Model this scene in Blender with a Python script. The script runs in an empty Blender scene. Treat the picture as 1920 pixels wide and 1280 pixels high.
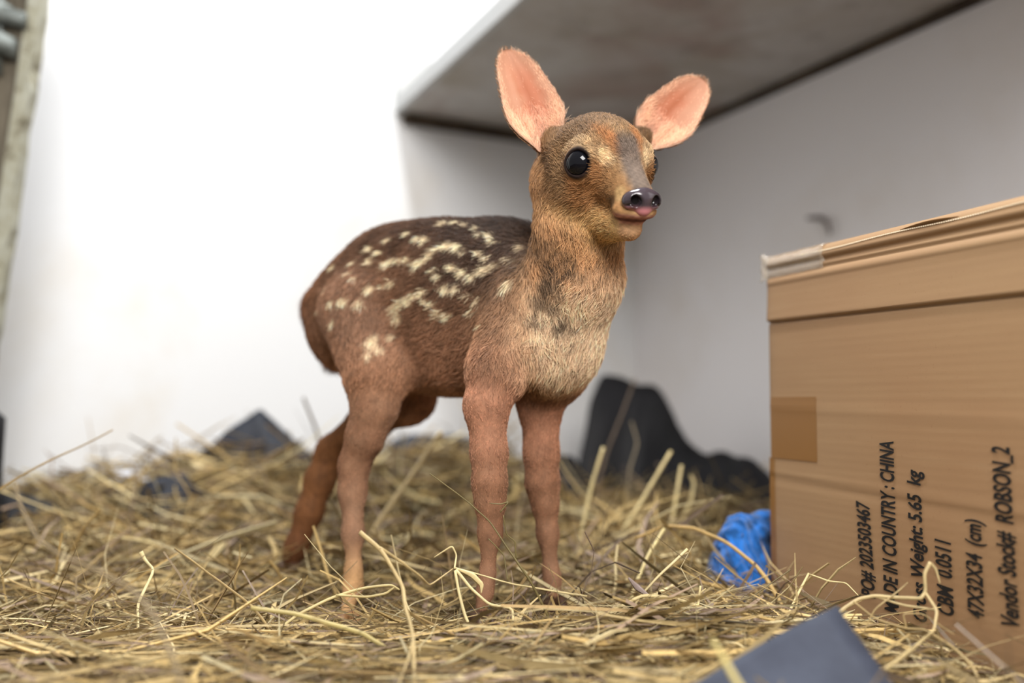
import bpy, bmesh, math
import numpy as np
from mathutils import Vector, Matrix

# ------------------------------------------------------------------ camera, world, lights, exposure
SC = bpy.context.scene
COL = SC.collection
FPX = 35.0 / 36.0 * 1920.0            # focal length in pixels of the 1920 x 1280 frame
PITCH = math.atan(110.0 / FPX)        # camera looks slightly up
CAMZ = 0.19
cam_d = bpy.data.cameras.new('camera'); cam = bpy.data.objects.new('camera', cam_d); COL.objects.link(cam)
cam_d.sensor_width = 36.0; cam_d.lens = 35.0; cam_d.clip_start = 0.02
cam.location = (0, 0, CAMZ); cam.rotation_euler = (math.pi / 2 + PITCH, 0, 0)
cam_d.dof.use_dof = True; cam_d.dof.focus_distance = 0.845; cam_d.dof.aperture_fstop = 2.0
SC.camera = cam

world = bpy.data.worlds.new('world'); SC.world = world; world.use_nodes = True
wb = world.node_tree.nodes['Background']
wb.inputs[0].default_value = (1.0, 0.985, 0.98, 1); wb.inputs[1].default_value = 0.36

def area_light(name, loc, target, sx, sy, power, color):
    d = bpy.data.lights.new(name, 'AREA'); d.shape = 'RECTANGLE'; d.size = sx; d.size_y = sy
    d.energy = power; d.color = color
    o = bpy.data.objects.new(name, d); COL.objects.link(o); o.location = loc
    z = (Vector(loc) - Vector(target)).normalized()
    x = Vector((0.40, -0.9165, 0)); x = (x - z * x.dot(z)).normalized()
    y = z.cross(x)
    o.rotation_euler = Matrix((x, y, z)).transposed().to_euler()
    return o
# ceiling tube above the pen (parallel to the shelf edge) and the room lamp behind the photographer
area_light('ceiling_tube_light', (-0.08, 1.10, 2.05), (-0.08, 1.10, 0), 1.2, 0.12, 34, (0.96, 0.985, 1.0))
area_light('room_lamp_light', (0.30, -1.2, 1.5), (0.1, 1.2, 0.3), 1.2, 0.9, 76, (1.0, 0.975, 0.95))

SC.view_settings.view_transform = 'Standard'; SC.view_settings.look = 'None'
SC.view_settings.gamma = 1.0; SC.view_settings.use_curve_mapping = False
SC.view_settings.exposure = 0.3

# ------------------------------------------------------------------ helpers
rng = np.random.default_rng(7)
CP, SP = math.cos(PITCH), math.sin(PITCH)

def P(u, v, y):
    """photo pixel + distance -> point in the room (metres)"""
    dx, dv = (u - 960.0) / FPX, (640.0 - v) / FPX
    ry, rz = CP - SP * dv, SP + CP * dv
    k = y / ry
    return np.array([dx * k, y, CAMZ + rz * k])

def project(p):
    q = np.asarray(p) - np.array([0, 0, CAMZ])
    d = q[..., 1] * CP + q[..., 2] * SP
    return np.stack([960 + FPX * q[..., 0] / d, 640 - FPX * (-q[..., 1] * SP + q[..., 2] * CP) / d], -1)

def lin(r, g, b):
    def c(x):
        x /= 255.0
        return x / 12.92 if x <= 0.04045 else ((x + 0.055) / 1.055) ** 2.4
    return (c(r), c(g), c(b))

def tag(o, label=None, cat=None, group=None, kind=None):
    if label: o['label'] = label
    if cat: o['category'] = cat
    if group: o['group'] = group
    if kind: o['kind'] = kind
    return o

def link(o, parent=None):
    COL.objects.link(o)
    if parent is not None:
        o.parent = parent
        o.matrix_parent_inverse = Matrix.Translation(parent.location).inverted()
    return o

def mesh_obj(name, verts, faces, mat, parent=None, smooth=True, colors=None):
    me = bpy.data.meshes.new(name)
    V = np.asarray(verts, dtype=np.float64)
    if isinstance(faces, np.ndarray):
        n, m = faces.shape
        me.vertices.add(len(V)); me.vertices.foreach_set('co', V.ravel())
        me.loops.add(n * m); me.loops.foreach_set('vertex_index', faces.astype(np.int32).ravel())
        me.polygons.add(n)
        me.polygons.foreach_set('loop_start', np.arange(0, n * m, m, dtype=np.int32))
        me.polygons.foreach_set('loop_total', np.full(n, m, dtype=np.int32))
        me.update(calc_edges=True)
    else:
        me.from_pydata([tuple(v) for v in V], [], faces)
    me.polygons.foreach_set('use_smooth', np.full(len(me.polygons), smooth))
    if colors is not None:
        at = me.color_attributes.new('col', 'FLOAT_COLOR', 'POINT')
        c = np.ones((len(V), 4), dtype=np.float32); c[:, :3] = colors
        at.data.foreach_set('color', c.ravel())
    if mat: 
        for m_ in (mat if isinstance(mat, (list, tuple)) else [mat]): me.materials.append(m_)
    me.update()
    return link(bpy.data.objects.new(name, me), parent)

def empty(name, loc):
    o = bpy.data.objects.new(name, None); o.location = loc; o.empty_display_size = 0.05
    return link(o)

class NT:
    def __init__(self, name):
        self.m = bpy.data.materials.new(name); self.m.use_nodes = True
        self.t = self.m.node_tree; self.b = self.t.nodes['Principled BSDF']; self.out = self.t.nodes['Material Output']
    def n(self, kind, **kw):
        nd = self.t.nodes.new(kind)
        for k, v in kw.items(): setattr(nd, k, v)
        return nd
    def l(self, a, b): self.t.links.new(a, b)
    def noise(self, scale, detail=4, rough=0.55, vec=None, dist=0.0):
        nd = self.n('ShaderNodeTexNoise'); nd.inputs['Scale'].default_value = scale
        nd.inputs['Detail'].default_value = detail; nd.inputs['Roughness'].default_value = rough
        nd.inputs['Distortion'].default_value = dist
        if vec is not None: self.l(vec, nd.inputs['Vector'])
        return nd
    def pos(self, scale=(1, 1, 1), rot=(0, 0, 0)):
        g = self.n('ShaderNodeTexCoord'); mp = self.n('ShaderNodeMapping')
        mp.inputs['Scale'].default_value = scale; mp.inputs['Rotation'].default_value = rot
        self.l(g.outputs['Object'], mp.inputs['Vector']); return mp.outputs[0]
    def ramp(self, fac, stops):
        r = self.n('ShaderNodeValToRGB'); e = r.color_ramp.elements
        while len(e) < len(stops): e.new(0.5)
        for el, (p, c) in zip(e, stops): el.position = p; el.color = (*c, 1)
        self.l(fac, r.inputs[0]); return r.outputs[0]
    def mix(self, fac, a, b, mode='MIX'):
        m = self.n('ShaderNodeMix', data_type='RGBA', blend_type=mode)
        for s, v in ((0, fac), (6, a), (7, b)):
            if hasattr(v, 'is_output'): self.l(v, m.inputs[s])
            elif s == 0: m.inputs[0].default_value = v
            else: m.inputs[s].default_value = (*v, 1)
        return m.outputs[2]
    def bump(self, h, strength=0.3, dist=0.002):
        b = self.n('ShaderNodeBump'); b.inputs['Strength'].default_value = strength; b.inputs['Distance'].default_value = dist
        self.l(h, b.inputs['Height']); self.l(b.outputs[0], self.b.inputs['Normal'])
    def set(self, color=None, rough=0.6, spec=0.4, **kw):
        if color is not None:
            if hasattr(color, 'is_output'): self.l(color, self.b.inputs['Base Color'])
            else: self.b.inputs['Base Color'].default_value = (*color, 1)
        self.b.inputs['Roughness'].default_value = rough; self.b.inputs['Specular IOR Level'].default_value = spec
        for k, v in kw.items(): self.b.inputs[k.replace('_', ' ')].default_value = v
        return self.m

# ------------------------------------------------------------------ materials
def mat_wall(name, base, stain, amount):
    t = NT(name); p = t.pos()
    n1 = t.noise(2.3, 5, 0.6, p, 0.4); n2 = t.noise(9, 4, 0.6, p)
    f = t.ramp(n1.outputs['Fac'], [(0.48, (0, 0, 0)), (0.72, (amount,) * 3)])
    f2 = t.ramp(n2.outputs['Fac'], [(0.4, (0.35,) * 3), (0.7, (1,) * 3)])
    fm = t.mix(1.0, f, f2, 'MULTIPLY')
    c = t.mix(fm, base, stain)
    t.bump(t.noise(60, 3, 0.6, p).outputs['Fac'], 0.12, 0.002)
    return t.set(c, 0.5, 0.35)
M_wall = mat_wall('white_wall_paint', (0.73, 0.735, 0.74), (0.60, 0.51, 0.37), 0.6)
M_wall2 = mat_wall('grey_white_wall_paint', (0.84, 0.82, 0.83), (0.66, 0.58, 0.48), 0.4)
def mat_shelf():
    t = NT('dirty_shelf_paint'); p = t.pos(rot=(0, 0, -0.41))
    n1 = t.noise(3.0, 5, 0.6, p, 0.8); n2 = t.noise(1.6, 3, 0.6, p, 1.5); n3 = t.noise(14, 5, 0.65, p)
    c = t.mix(t.ramp(n1.outputs['Fac'], [(0.45, (0, 0, 0)), (0.66, (0.75,) * 3)]), (0.50, 0.48, 0.46), (0.32, 0.27, 0.20))
    c = t.mix(t.ramp(n2.outputs['Fac'], [(0.5, (0, 0, 0)), (0.62, (0.5,) * 3)]), c, (0.28, 0.17, 0.13))
    c = t.mix(t.ramp(n3.outputs['Fac'], [(0.5, (0, 0, 0)), (0.8, (0.5,) * 3)]), c, (0.18, 0.15, 0.12))
    return t.set(c, 0.6, 0.3)
M_shelf = mat_shelf()
M_shelf_edge = mat_wall('shelf_edge_paint', (0.50, 0.51, 0.51), (0.45, 0.42, 0.36), 0.6)
def mat_wood():
    t = NT('weathered_grey_wood'); p = t.pos((26, 26, 1.6)); q = t.pos()
    n = t.noise(3.2, 6, 0.7, p, 1.2)
    c = t.ramp(n.outputs['Fac'], [(0.30, lin(44, 39, 32)), (0.48, lin(84, 77, 65)), (0.62, lin(106, 98, 84)), (0.8, lin(66, 57, 44))])
    t.bump(n.outputs['Fac'], 0.5, 0.002)
    return t.set(c, 0.8, 0.2)
M_wood = mat_wood()
def mat_chip():
    t = NT('chipped_cream_paint'); p = t.pos()
    n = t.noise(26, 6, 0.7, p, 0.5)
    c = t.ramp(n.outputs['Fac'], [(0.36, lin(92, 84, 66)), (0.44, lin(146, 143, 124)), (0.7, lin(166, 166, 154))])
    t.bump(n.outputs['Fac'], 0.4, 0.003)
    return t.set(c, 0.7, 0.3)
M_chip = mat_chip()
def mat_metal():
    t = NT('galvanised_metal'); n = t.noise(40, 4, 0.6, t.pos())
    c = t.ramp(n.outputs['Fac'], [(0.35, lin(78, 82, 78)), (0.65, lin(112, 116, 112))])
    return t.set(c, 0.5, 0.4, Metallic=0.4)
M_metal = mat_metal()
def mat_card():
    t = NT('corrugated_cardboard'); g = t.n('ShaderNodeTexCoord')
    mp = t.n('ShaderNodeMapping'); mp.inputs['Scale'].default_value = (1.2, 1.2, 26); t.l(g.outputs['Object'], mp.inputs['Vector'])
    n = t.noise(5, 4, 0.6, mp.outputs[0]); n2 = t.noise(4, 3, 0.5, t.pos()); n3 = t.noise(420, 3, 0.7, t.pos())
    c = t.ramp(n.outputs['Fac'], [(0.3, lin(162, 130, 95)), (0.55, lin(165, 133, 97)), (0.75, lin(170, 139, 103))])
    c = t.mix(t.ramp(n2.outputs['Fac'], [(0.4, (0, 0, 0)), (0.75, (0.45,) * 3)]), c, lin(150, 108, 74))
    c = t.mix(t.ramp(n3.outputs['Fac'], [(0.62, (0, 0, 0)), (0.75, (0.35,) * 3)]), c, lin(120, 84, 54))
    w = t.n('ShaderNodeTexWave', wave_type='BANDS', bands_direction='Z'); w.inputs['Scale'].default_value = 45
    w.inputs['Distortion'].default_value = 0.4
    t.l(g.outputs['Object'], w.inputs['Vector']); t.bump(w.outputs['Fac'], 0.05, 0.0005)
    return t.set(c, 0.62, 0.3)
M_card = mat_card()
M_print = NT('black_ink').set((0.012, 0.011, 0.011), 0.55, 0.3)
M_slit = NT('torn_card_edge').set(lin(120, 88, 55), 0.8, 0.1)
M_perf = NT('pale_card_fibre').set(lin(232, 214, 184), 0.8, 0.2)
M_tape = NT('brown_parcel_tape').set(lin(140, 98, 48), 0.42, 0.4)
def mat_clear():
    t = NT('clear_shiny_tape'); n = t.noise(70, 3, 0.5, t.pos())
    t.bump(n.outputs['Fac'], 0.5, 0.003)
    t.set((0.62, 0.52, 0.40), 0.12, 0.9, Coat_Weight=0.8, Coat_Roughness=0.08)
    tr = t.n('ShaderNodeBsdfTransparent'); mx = t.n('ShaderNodeMixShader'); mx.inputs[0].default_value = 0.72
    t.l(t.b.outputs[0], mx.inputs[1]); t.l(tr.outputs[0], mx.inputs[2]); t.l(mx.outputs[0], t.out.inputs[0])
    return t.m
M_clear = mat_clear()
def mat_cloth(name, c1, c2, scale, rough=0.75, spec=0.25, bump=0.4, sheen=0.0):
    t = NT(name); n = t.noise(scale, 4, 0.6, t.pos())
    c = t.ramp(n.outputs['Fac'], [(0.35, c1), (0.7, c2)])
    t.bump(t.noise(scale * 9, 3, 0.6, t.pos()).outputs['Fac'], bump, 0.0015)
    return t.set(c, rough, spec, Sheen_Weight=sheen)
M_black = mat_cloth('black_cloth', (0.004, 0.004, 0.005), (0.011, 0.011, 0.014), 8, 0.62, 0.3)
M_navy = mat_cloth('dark_blue_grey_cloth', lin(26, 29, 38), lin(46, 50, 60), 12, 0.6, 0.35)
M_slate = mat_cloth('slate_blue_sheet', lin(50, 54, 66), lin(66, 71, 84), 14, 0.62, 0.3, 0.15)
M_blue = mat_cloth('bright_blue_fleece', lin(8, 52, 96), lin(40, 118, 206), 60, 0.9, 0.15, 0.9, 0.3)
M_whitebit = mat_cloth('white_plastic', (0.6, 0.62, 0.68), (0.75, 0.76, 0.8), 10, 0.4, 0.5)
def mat_attr(name, rough, spec, translucent=0.0, vary=0.0):
    t = NT(name); a = t.n('ShaderNodeAttribute', attribute_name='col'); c = a.outputs['Color']
    if vary:
        n = t.noise(90, 4, 0.65, t.pos())
        c = t.mix(1.0, c, t.ramp(n.outputs['Fac'], [(0.3, (1 - vary,) * 3), (0.7, (1 + vary * 0.4,) * 3)]), 'MULTIPLY')
    t.set(c, rough, spec)
    if translucent:
        tr = t.n('ShaderNodeBsdfTranslucent'); t.l(c, tr.inputs[0])
        mx = t.n('ShaderNodeMixShader'); mx.inputs[0].default_value = translucent
        t.l(t.b.outputs[0], mx.inputs[1]); t.l(tr.outputs[0], mx.inputs[2]); t.l(mx.outputs[0], t.out.inputs[0])
    return t.m
M_hay = mat_attr('dry_hay', 0.55, 0.3, 0.15, 0.2)
M_straw = mat_attr('dry_straw_stalk', 0.45, 0.4, 0.12, 0.22)
M_skin = mat_attr('fawn_coat', 0.75, 0.15)
M_fur = mat_attr('fawn_fur', 0.5, 0.25, 0.2)
M_ear = mat_attr('fawn_ear_skin', 0.6, 0.25, 0.35)
M_nose = mat_attr('wet_nose_skin', 0.16, 0.6)
M_eye = NT('dark_wet_eye').set((0.004, 0.004, 0.006), 0.03, 0.32)
M_hoof = NT('fawn_hoof').set(lin(74, 52, 36), 0.5, 0.4)
M_bed = mat_cloth('hay_mat', lin(84, 72, 42), lin(142, 122, 74), 60, 0.9, 0.1, 0.9)
M_floor = mat_cloth('dark_pen_floor', lin(52, 46, 38), lin(84, 74, 58), 6, 0.9, 0.1)

# ------------------------------------------------------------------ the pen: floor, two walls, shelf, door
FLOOR = -0.045
A = np.array([-0.252, 2.09]); WD = np.array([0.866, 0.5]); ED = np.array([0.40, -0.9165])
C = A + 0.6335 * WD
ZS = 0.80                                         # underside of the shelf
def slab(p0, p1, z0, z1, thick, side):
    """vertical slab along p0-p1 in plan, thickened to one side"""
    p0, p1 = np.array(p0, float), np.array(p1, float); d = (p1 - p0) / np.linalg.norm(p1 - p0)
    nn = np.array([-d[1], d[0]]) * thick * side
    q = [p0, p1, p1 + nn, p0 + nn]
    v = [(*k, z0) for k in q] + [(*k, z1) for k in q]
    f = [(0, 1, 2, 3), (4, 5, 6, 7), (0, 1, 5, 4), (1, 2, 6, 5), (2, 3, 7, 6), (3, 0, 4, 7)]
    return v, f
def fix_normals(o):
    bm = bmesh.new(); bm.from_mesh(o.data); bmesh.ops.recalc_face_normals(bm, faces=bm.faces); bm.to_mesh(o.data); bm.free(); return o
def bevel(o, w, seg=2):
    m = o.modifiers.new('bevel', 'BEVEL'); m.width = w; m.segments = seg; m.limit_method = 'ANGLE'; return o
v, f = slab(C - 2.3 * WD, C + 0.05 * WD, FLOOR, 2.3, 0.05, 1)
tag(fix_normals(mesh_obj('wall_back', v, f, M_wall, smooth=False)), 'white painted pen wall with faint yellow stains behind the fawn', kind='structure')
v, f = slab(C, C + 2.6 * ED, FLOOR, 2.3, 0.05, 1)
tag(fix_normals(mesh_obj('wall_right', v, f, M_wall2, smooth=False)), 'grey white pen wall under the shelf behind the carton', kind='structure')
q = np.array([[-2.2, -0.6], [1.9, -0.6], [1.9, 2.7], [-2.2, 2.7]])
tag(mesh_obj('floor', [(*k, FLOOR) for k in q] + [(*k, FLOOR - 0.05) for k in q],
    [(0, 1, 2, 3), (7, 6, 5, 4), (0, 4, 5, 1), (1, 5, 6, 2), (2, 6, 7, 3), (3, 7, 4, 0)], M_floor, smooth=False),
    'dark pen floor covered with hay', kind='structure')
# shelf board between its front edge and the right wall, resting on the back wall
shelf = empty('wall_shelf', (*((A + C) / 2 + 0.4 * ED), ZS))
tag(shelf, 'dirty grey painted board shelf fixed in the wall corner above the fawn', 'shelf')
LEN = 1.85
q = [A + 0.02 * WD * 0, A + LEN * ED, C + LEN * ED, C]
def prism(q, z0, z1):
    n = len(q)
    v = [(*k, z0) for k in q] + [(*k, z1) for k in q]
    f = [tuple(range(n))[::-1], tuple(range(n, 2 * n))] + [(i, (i + 1) % n, n + (i + 1) % n, n + i) for i in range(n)]
    return v, f
v, f = prism([A + 0.012 * WD, A + 0.012 * WD + LEN * ED, C + LEN * ED, C], ZS, ZS + 0.034)
bevel(fix_normals(mesh_obj('shelf_board', v, f, M_shelf, shelf, False)), 0.002)
nb = np.array([WD[1], -WD[0]])
v, f = prism([A, A + 0.014 * WD, A + 0.014 * WD + LEN * ED, A + LEN * ED], ZS - 0.001, ZS + 0.036)
o = bevel(fix_normals(mesh_obj('edge_strip', v, f, M_shelf_edge, shelf, False)), 0.002); o['label'] = 'pale painted front edge of the shelf'
v, f = prism([A - 0.002 * nb, A + 0.62 * WD - 0.002 * nb, A + 0.62 * WD + 0.018 * nb, A + 0.018 * nb], ZS + 0.034, ZS + 0.125)
o = bevel(fix_normals(mesh_obj('back_board', v, f, M_shelf_edge, shelf, False)), 0.002); o['label'] = 'low pale board standing on the shelf against the wall'
v, f = prism([A + 0.02 * WD, A + 0.60 * WD, A + 0.60 * WD + 0.022 * nb, A + 0.02 * WD + 0.022 * nb], ZS - 0.022, ZS + 0.001)
M_caulk = mat_cloth('mouldy_caulk', lin(58, 48, 40), lin(92, 80, 66), 20, 0.8, 0.2)  # thin dark strips added for the dirt and caulk along the shelf joints
fix_normals(mesh_obj('caulk_line', v, f, M_caulk, shelf, False))
nr = np.array([-0.9165, -0.40])
v, f = prism([C + 0.03 * ED, C + 1.8 * ED, C + 1.8 * ED + 0.014 * nr, C + 0.03 * ED + 0.014 * nr], ZS - 0.014, ZS + 0.001)
fix_normals(mesh_obj('caulk_line', v, f, M_caulk, shelf, False))

# weathered door leaning at the far left
DY = 1.42
def door_pt(u, v, dy=0.0): return P(u, v, DY + dy)
top, bot = door_pt(97, -20), door_pt(-62, 1085)
ddir = (top - bot) / np.linalg.norm(top - bot)
side = np.array([-1.0, 0.0, 0.0]); side -= ddir * side.dot(ddir); side /= np.linalg.norm(side)
nrm = np.cross(ddir, side); nrm = nrm if nrm[1] < 0 else -nrm
H = (top[2] - FLOOR) / ddir[2] + 0.12
base = bot + ddir * ((FLOOR + 0.002 - bot[2]) / ddir[2])
door = empty('door_1', tuple(base)); tag(door, 'weathered grey wooden door with chipped cream edge and metal hinges', kind='structure')
def door_box(name, s0, s1, h0, h1, n0, n1, mat, wob=0.0, seg=14):
    V, F = [], []
    for i in range(seg + 1):
        h = h0 + (h1 - h0) * i / seg
        w = wob * rng.standard_normal(4)
        for j, (s, n) in enumerate(((s0, n0), (s1, n0), (s1, n1), (s0, n1))):
            V.append(base + side * (s + (w[j] if s == s0 else 0)) + ddir * h + nrm * (n + 0.3 * w[j]))
    for i in range(seg):
        for j in range(4):
            a, b = i * 4 + j, i * 4 + (j + 1) % 4
            F.append((a, b, b + 4, a + 4))
    F += [(3, 2, 1, 0), tuple(seg * 4 + k for k in range(4))]
    return fix_normals(mesh_obj(name, V, F, mat, door, False))
door_box('edge_strip', 0.0, 0.021, 0, H, 0.0, 0.022, M_chip, 0.0016, 34)['label'] = 'chipped cream painted edge'
door_box('plank', 0.0225, 0.061, 0, H, -0.002, 0.018, M_wood)
door_box('plank', 0.063, 0.155, 0, H, -0.004, 0.017, M_wood)
door_box('plank', 0.157, 0.30, 0, H, -0.003, 0.018, M_wood)
def clamp(u0, u1, v0, v1, dn, rise):
    """half round metal hinge strap bowed out of the door"""
    c0, c1 = door_pt(u0, v0), door_pt(u1, v0)
    hh = (v1 - v0) / FPX * DY; N = 14; V, F = [], []
    for i in range(N + 1):
        t = i / N; x = c0 + (c1 - c0) * t
        bow = math.sin(math.pi * (0.06 + 0.9 * t)) * dn
        dz = -rise * t * t
        for th in (0.0, 0.0035):
            for z in (0.0, -hh):
                V.append(x + np.array([0, -0.021 - bow - th, z + dz]))
    for i in range(N):
        a = i * 4
        for j, k in ((0, 1), (1, 3), (3, 2), (2, 0)): F.append((a + j, a + k, a + 4 + k, a + 4 + j))
    F += [(0, 1, 3, 2), (N * 4, N * 4 + 2, N * 4 + 3, N * 4 + 1)]
    return fix_normals(mesh_obj('hinge_strap', V, F, M_metal, door, True))
clamp(-50, 40, 10, 50, 0.020, 0.012); clamp(-40, 66, 24, 56, 0.012, 0.010); clamp(-40, 49, 68, 108, 0.022, 0.014)
for (u, v0, v1, r) in ((12, -30, 130, 0.006), (20, -30, 150, 0.0045)):
    a, b = door_pt(u, v0), door_pt(u - 6, v1); V, F = [], []
    for i, p in enumerate((a, b)):
        for k in range(10):
            t = 2 * math.pi * k / 10; V.append(p + np.array([r * math.cos(t), -0.024 + r * math.sin(t), 0]))
    F = [(k, (k + 1) % 10, 10 + (k + 1) % 10, 10 + k) for k in range(10)] + [tuple(range(10))[::-1], tuple(range(10, 20))]
    fix_normals(mesh_obj('hinge_pin', V, F, M_metal, door, True))

# ------------------------------------------------------------------ cardboard carton
BT = np.array([0.3128, -0.9498, 0]); BN = np.array([-0.9498, -0.3128, 0])
BO = np.array([0.2675, 1.047, -0.02]); BL, BD, BZ0, BZ1 = 0.47, 0.32, -0.02, 0.341
def face_pt(u, v):
    """point of the printed face met by the line of sight -> (t along the face, z)"""
    p = P(u, v, 1.0); c = np.array([0, 0, CAMZ]); r = p - c
    k = (BO - c).dot(BN) / r.dot(BN); x = c + k * r
    return (x - BO).dot(BT), x[2]
box = empty('cardboard_carton', tuple(BO + BT * BL / 2 - BN * BD / 2))
tag(box, 'brown corrugated cardboard carton with black shipping print standing in the hay', 'box')
def face_off(t, z):
    """relief of the printed face: fold lines, crushed ridges and a soft bulge"""
    o = 0.004 * math.sin(math.pi * min(max(t / BL, 0), 1)) * math.sin(math.pi * min(max((z - BZ0) / 0.36, 0), 1))
    zf = 0.2715 - 0.006 * t / BL
    if z >= zf: o += 0.0022 * math.exp(-max(z - zf - 0.001, 0) / 0.03) + 0.0006
    o -= 0.0016 * math.exp(-((z - zf + 0.0005) / 0.0016) ** 2)
    for zc, w, a in ((0.326, 0.0026, -0.0024), (0.319, 0.0022, -0.0016), (0.3125, 0.003, 0.0008), (0.331, 0.003, 0.001)):
        o += a * math.exp(-((z - zc + 0.004 * t / BL) / w) ** 2)
    for zc, w, a in ((0.184, 0.006, 0.0003), (0.110, 0.005, -0.0004), (0.116, 0.005, 0.0003), (0.046, 0.006, -0.0003)):
        o += a * math.exp(-((z - zc + 0.012 * t / BL) / w) ** 2)
    return o
zs = sorted(set(list(np.linspace(BZ0, 0.335, 40)) + list(np.linspace(0.262, 0.277, 14)) + list(np.linspace(0.306, 0.335, 24)) + list(np.linspace(0.10, 0.12, 10)) + list(np.linspace(0.17, 0.19, 10))))
prof = [(None, z) for z in zs] + [(-0.0008, 0.3375), (-0.003, 0.3398), (-0.0065, 0.341), (-0.02, 0.3413)]
ts = [0, 0.002, 0.005, 0.009] + list(np.linspace(0.02, BL - 0.02, 26)) + [BL - 0.009, BL - 0.005, BL - 0.002, BL]
V, F = [], []
for t in ts:
    e = min(t, BL - t); rnd = -0.006 * max(0, 1 - e / 0.008) ** 2
    for (o_, z) in prof:
        oo = (face_off(t, z) if o_ is None else o_) + rnd
        V.append(BO * np.array([1, 1, 0]) + BT * t + BN * oo + np.array([0, 0, z]))
m = len(prof)
for i in range(len(ts) - 1):
    for j in range(m - 1): a = i * m + j; F.append((a, a + m, a + m + 1, a + 1))
k0 = len(V)                                        # back face and closing sides
for t in (0, BL):
    for z in (BZ0, 0.341): V.append(BO * np.array([1, 1, 0]) + BT * t - BN * BD + np.array([0, 0, z]))
L0 = [j for j in range(m)]; L1 = [(len(ts) - 1) * m + j for j in range(m)]
F.append(tuple(L0 + [k0 + 1, k0])); F.append(tuple(L1[::-1] + [k0 + 2, k0 + 3]))
F.append(tuple([i * m + m - 1 for i in range(len(ts))] + [k0 + 3, k0 + 1]))
F.append(tuple([i * m for i in range(len(ts))][::-1] + [k0, k0 + 2])); F.append((k0, k0 + 1, k0 + 3, k0 + 2))
fix_normals(mesh_obj('carton_body', V, F, M_card, box, True))
def on_face(t, z, lift): return BO * np.array([1, 1, 0]) + BT * t + BN * (face_off(t, z) + lift) + np.array([0, 0, z])
def patch(name, t0, t1, z0, z1, lift, mat, nt=10, nz=14, jag=0.0):
    V, F = [], []
    for i in range(nt + 1):
        for j in range(nz + 1):
            t = t0 + (t1 - t0) * i / nt + (jag * rng.standard_normal() if i == nt else 0); z = z0 + (z1 - z0) * j / nz
            V.append(on_face(t, z, lift))
    for i in range(nt):
        for j in range(nz): a = i * (nz + 1) + j; F.append((a, a + nz + 1, a + nz + 2, a + 1))
    o = mesh_obj(name, V, F, mat, box, False)
    s = o.modifiers.new('thick', 'SOLIDIFY'); s.thickness = 0.0001; s.offset = -1
    return o
a = face_pt(1446, 744); b = face_pt(1536, 866)
patch('parcel_tape', a[0], b[0], b[1], a[1], 0.0004, M_tape)['label'] = 'brown parcel tape patch on the side'
patch('side_tape', 0.004, 0.0135, -0.015, b[1], 0.0003, M_tape, 4, 30)['label'] = 'strip of brown tape along the corner'
c0 = face_pt(1545, 470)
# clear tape folded over the top corner
V, F = [], []
tapep = [(0.0012, z) for z in np.linspace(0.317, 0.334, 8)] + [(0.0004, 0.3378), (-0.0022, 0.3405), (-0.006, 0.3420), (-0.02, 0.3424), (-0.04, 0.3424)]
for i in range(13):
    t = -0.001 + (c0[0] + 0.001) * i / 12
    for (o_, z) in tapep:
        w = 0.0006 * math.sin(i * 1.9 + z * 700)
        V.append(BO * np.array([1, 1, 0]) + BT * t + BN * (o_ + w + (face_off(t, z) if z < 0.335 else 0.001)) + np.array([0, 0, z + 0.4 * w]))
m = len(tapep)
for i in range(12):
    for j in range(m - 1): a = i * m + j; F.append((a, a + m, a + m + 1, a + 1))
o = mesh_obj('clear_tape', V, F, M_clear, box, True); o['label'] = 'shiny clear tape folded over the top corner'
s = o.modifiers.new('thick', 'SOLIDIFY'); s.thickness = 0.0003
V, F = [], []
for i in range(7):
    for j in range(7):
        t = -0.0065 + 0.014 * i / 6; z = 0.315 + 0.027 * j / 6 + 0.002 * math.sin(i * 2.1)
        V.append(BO * np.array([1, 1, 0]) + BT * t + BN * (0.004 * math.sin(i * 0.55) + 0.0012 * math.sin(j * 2 + i)) + np.array([0, 0, z]))
F = [(i * 7 + j, (i + 1) * 7 + j, (i + 1) * 7 + j + 1, i * 7 + j + 1) for i in range(6) for j in range(6)]
o = mesh_obj('tape_end', V, F, M_clear, box, True); s = o.modifiers.new('thick', 'SOLIDIFY'); s.thickness = 0.0003
# perforated tear line and the torn lip near the top
V, F = [], []
for i in range(150):
    t = 0.055 + i * 0.0026
    z = 0.3335 + 0.0006 * math.sin(t * 40)
    k = len(V)
    for dt, dz in ((0, 0), (0.0013, 0), (0.0013, 0.0011), (0, 0.0011)):
        for l in (0.0001, 0.0009): V.append(on_face(t + dt, z + dz, l))
    F += [(k + 1, k + 3, k + 5, k + 7), (k, k + 1, k + 3, k + 2), (k + 2, k + 3, k + 5, k + 4), (k + 4, k + 5, k + 7, k + 6), (k + 6, k + 7, k + 1, k)]
mesh_obj('perforation', V, F, M_perf, box, False)['label'] = 'row of pale perforation nicks'
a = face_pt(1690, 424); b = face_pt(1800, 398); V, F = [], []
for i in range(15):
    t = a[0] + (b[0] - a[0]) * i / 14; w = math.sin(math.pi * i / 14)
    z = 0.3355 - 0.0004 * i / 14
    V += [on_face(t, z - 0.0003, 0.0004), on_face(t, z + 0.0016 * w, 0.0006 + 0.0018 * w), on_face(t, z + 0.0022 * w + 0.0003, 0.0004)]
F = [(i * 3 + j, i * 3 + 3 + j, i * 3 + 4 + j, i * 3 + 1 + j) for i in range(14) for j in range(2)]
mesh_obj('torn_lip', V, F, M_slit, box, True)['label'] = 'torn slit in the folded edge'
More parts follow.
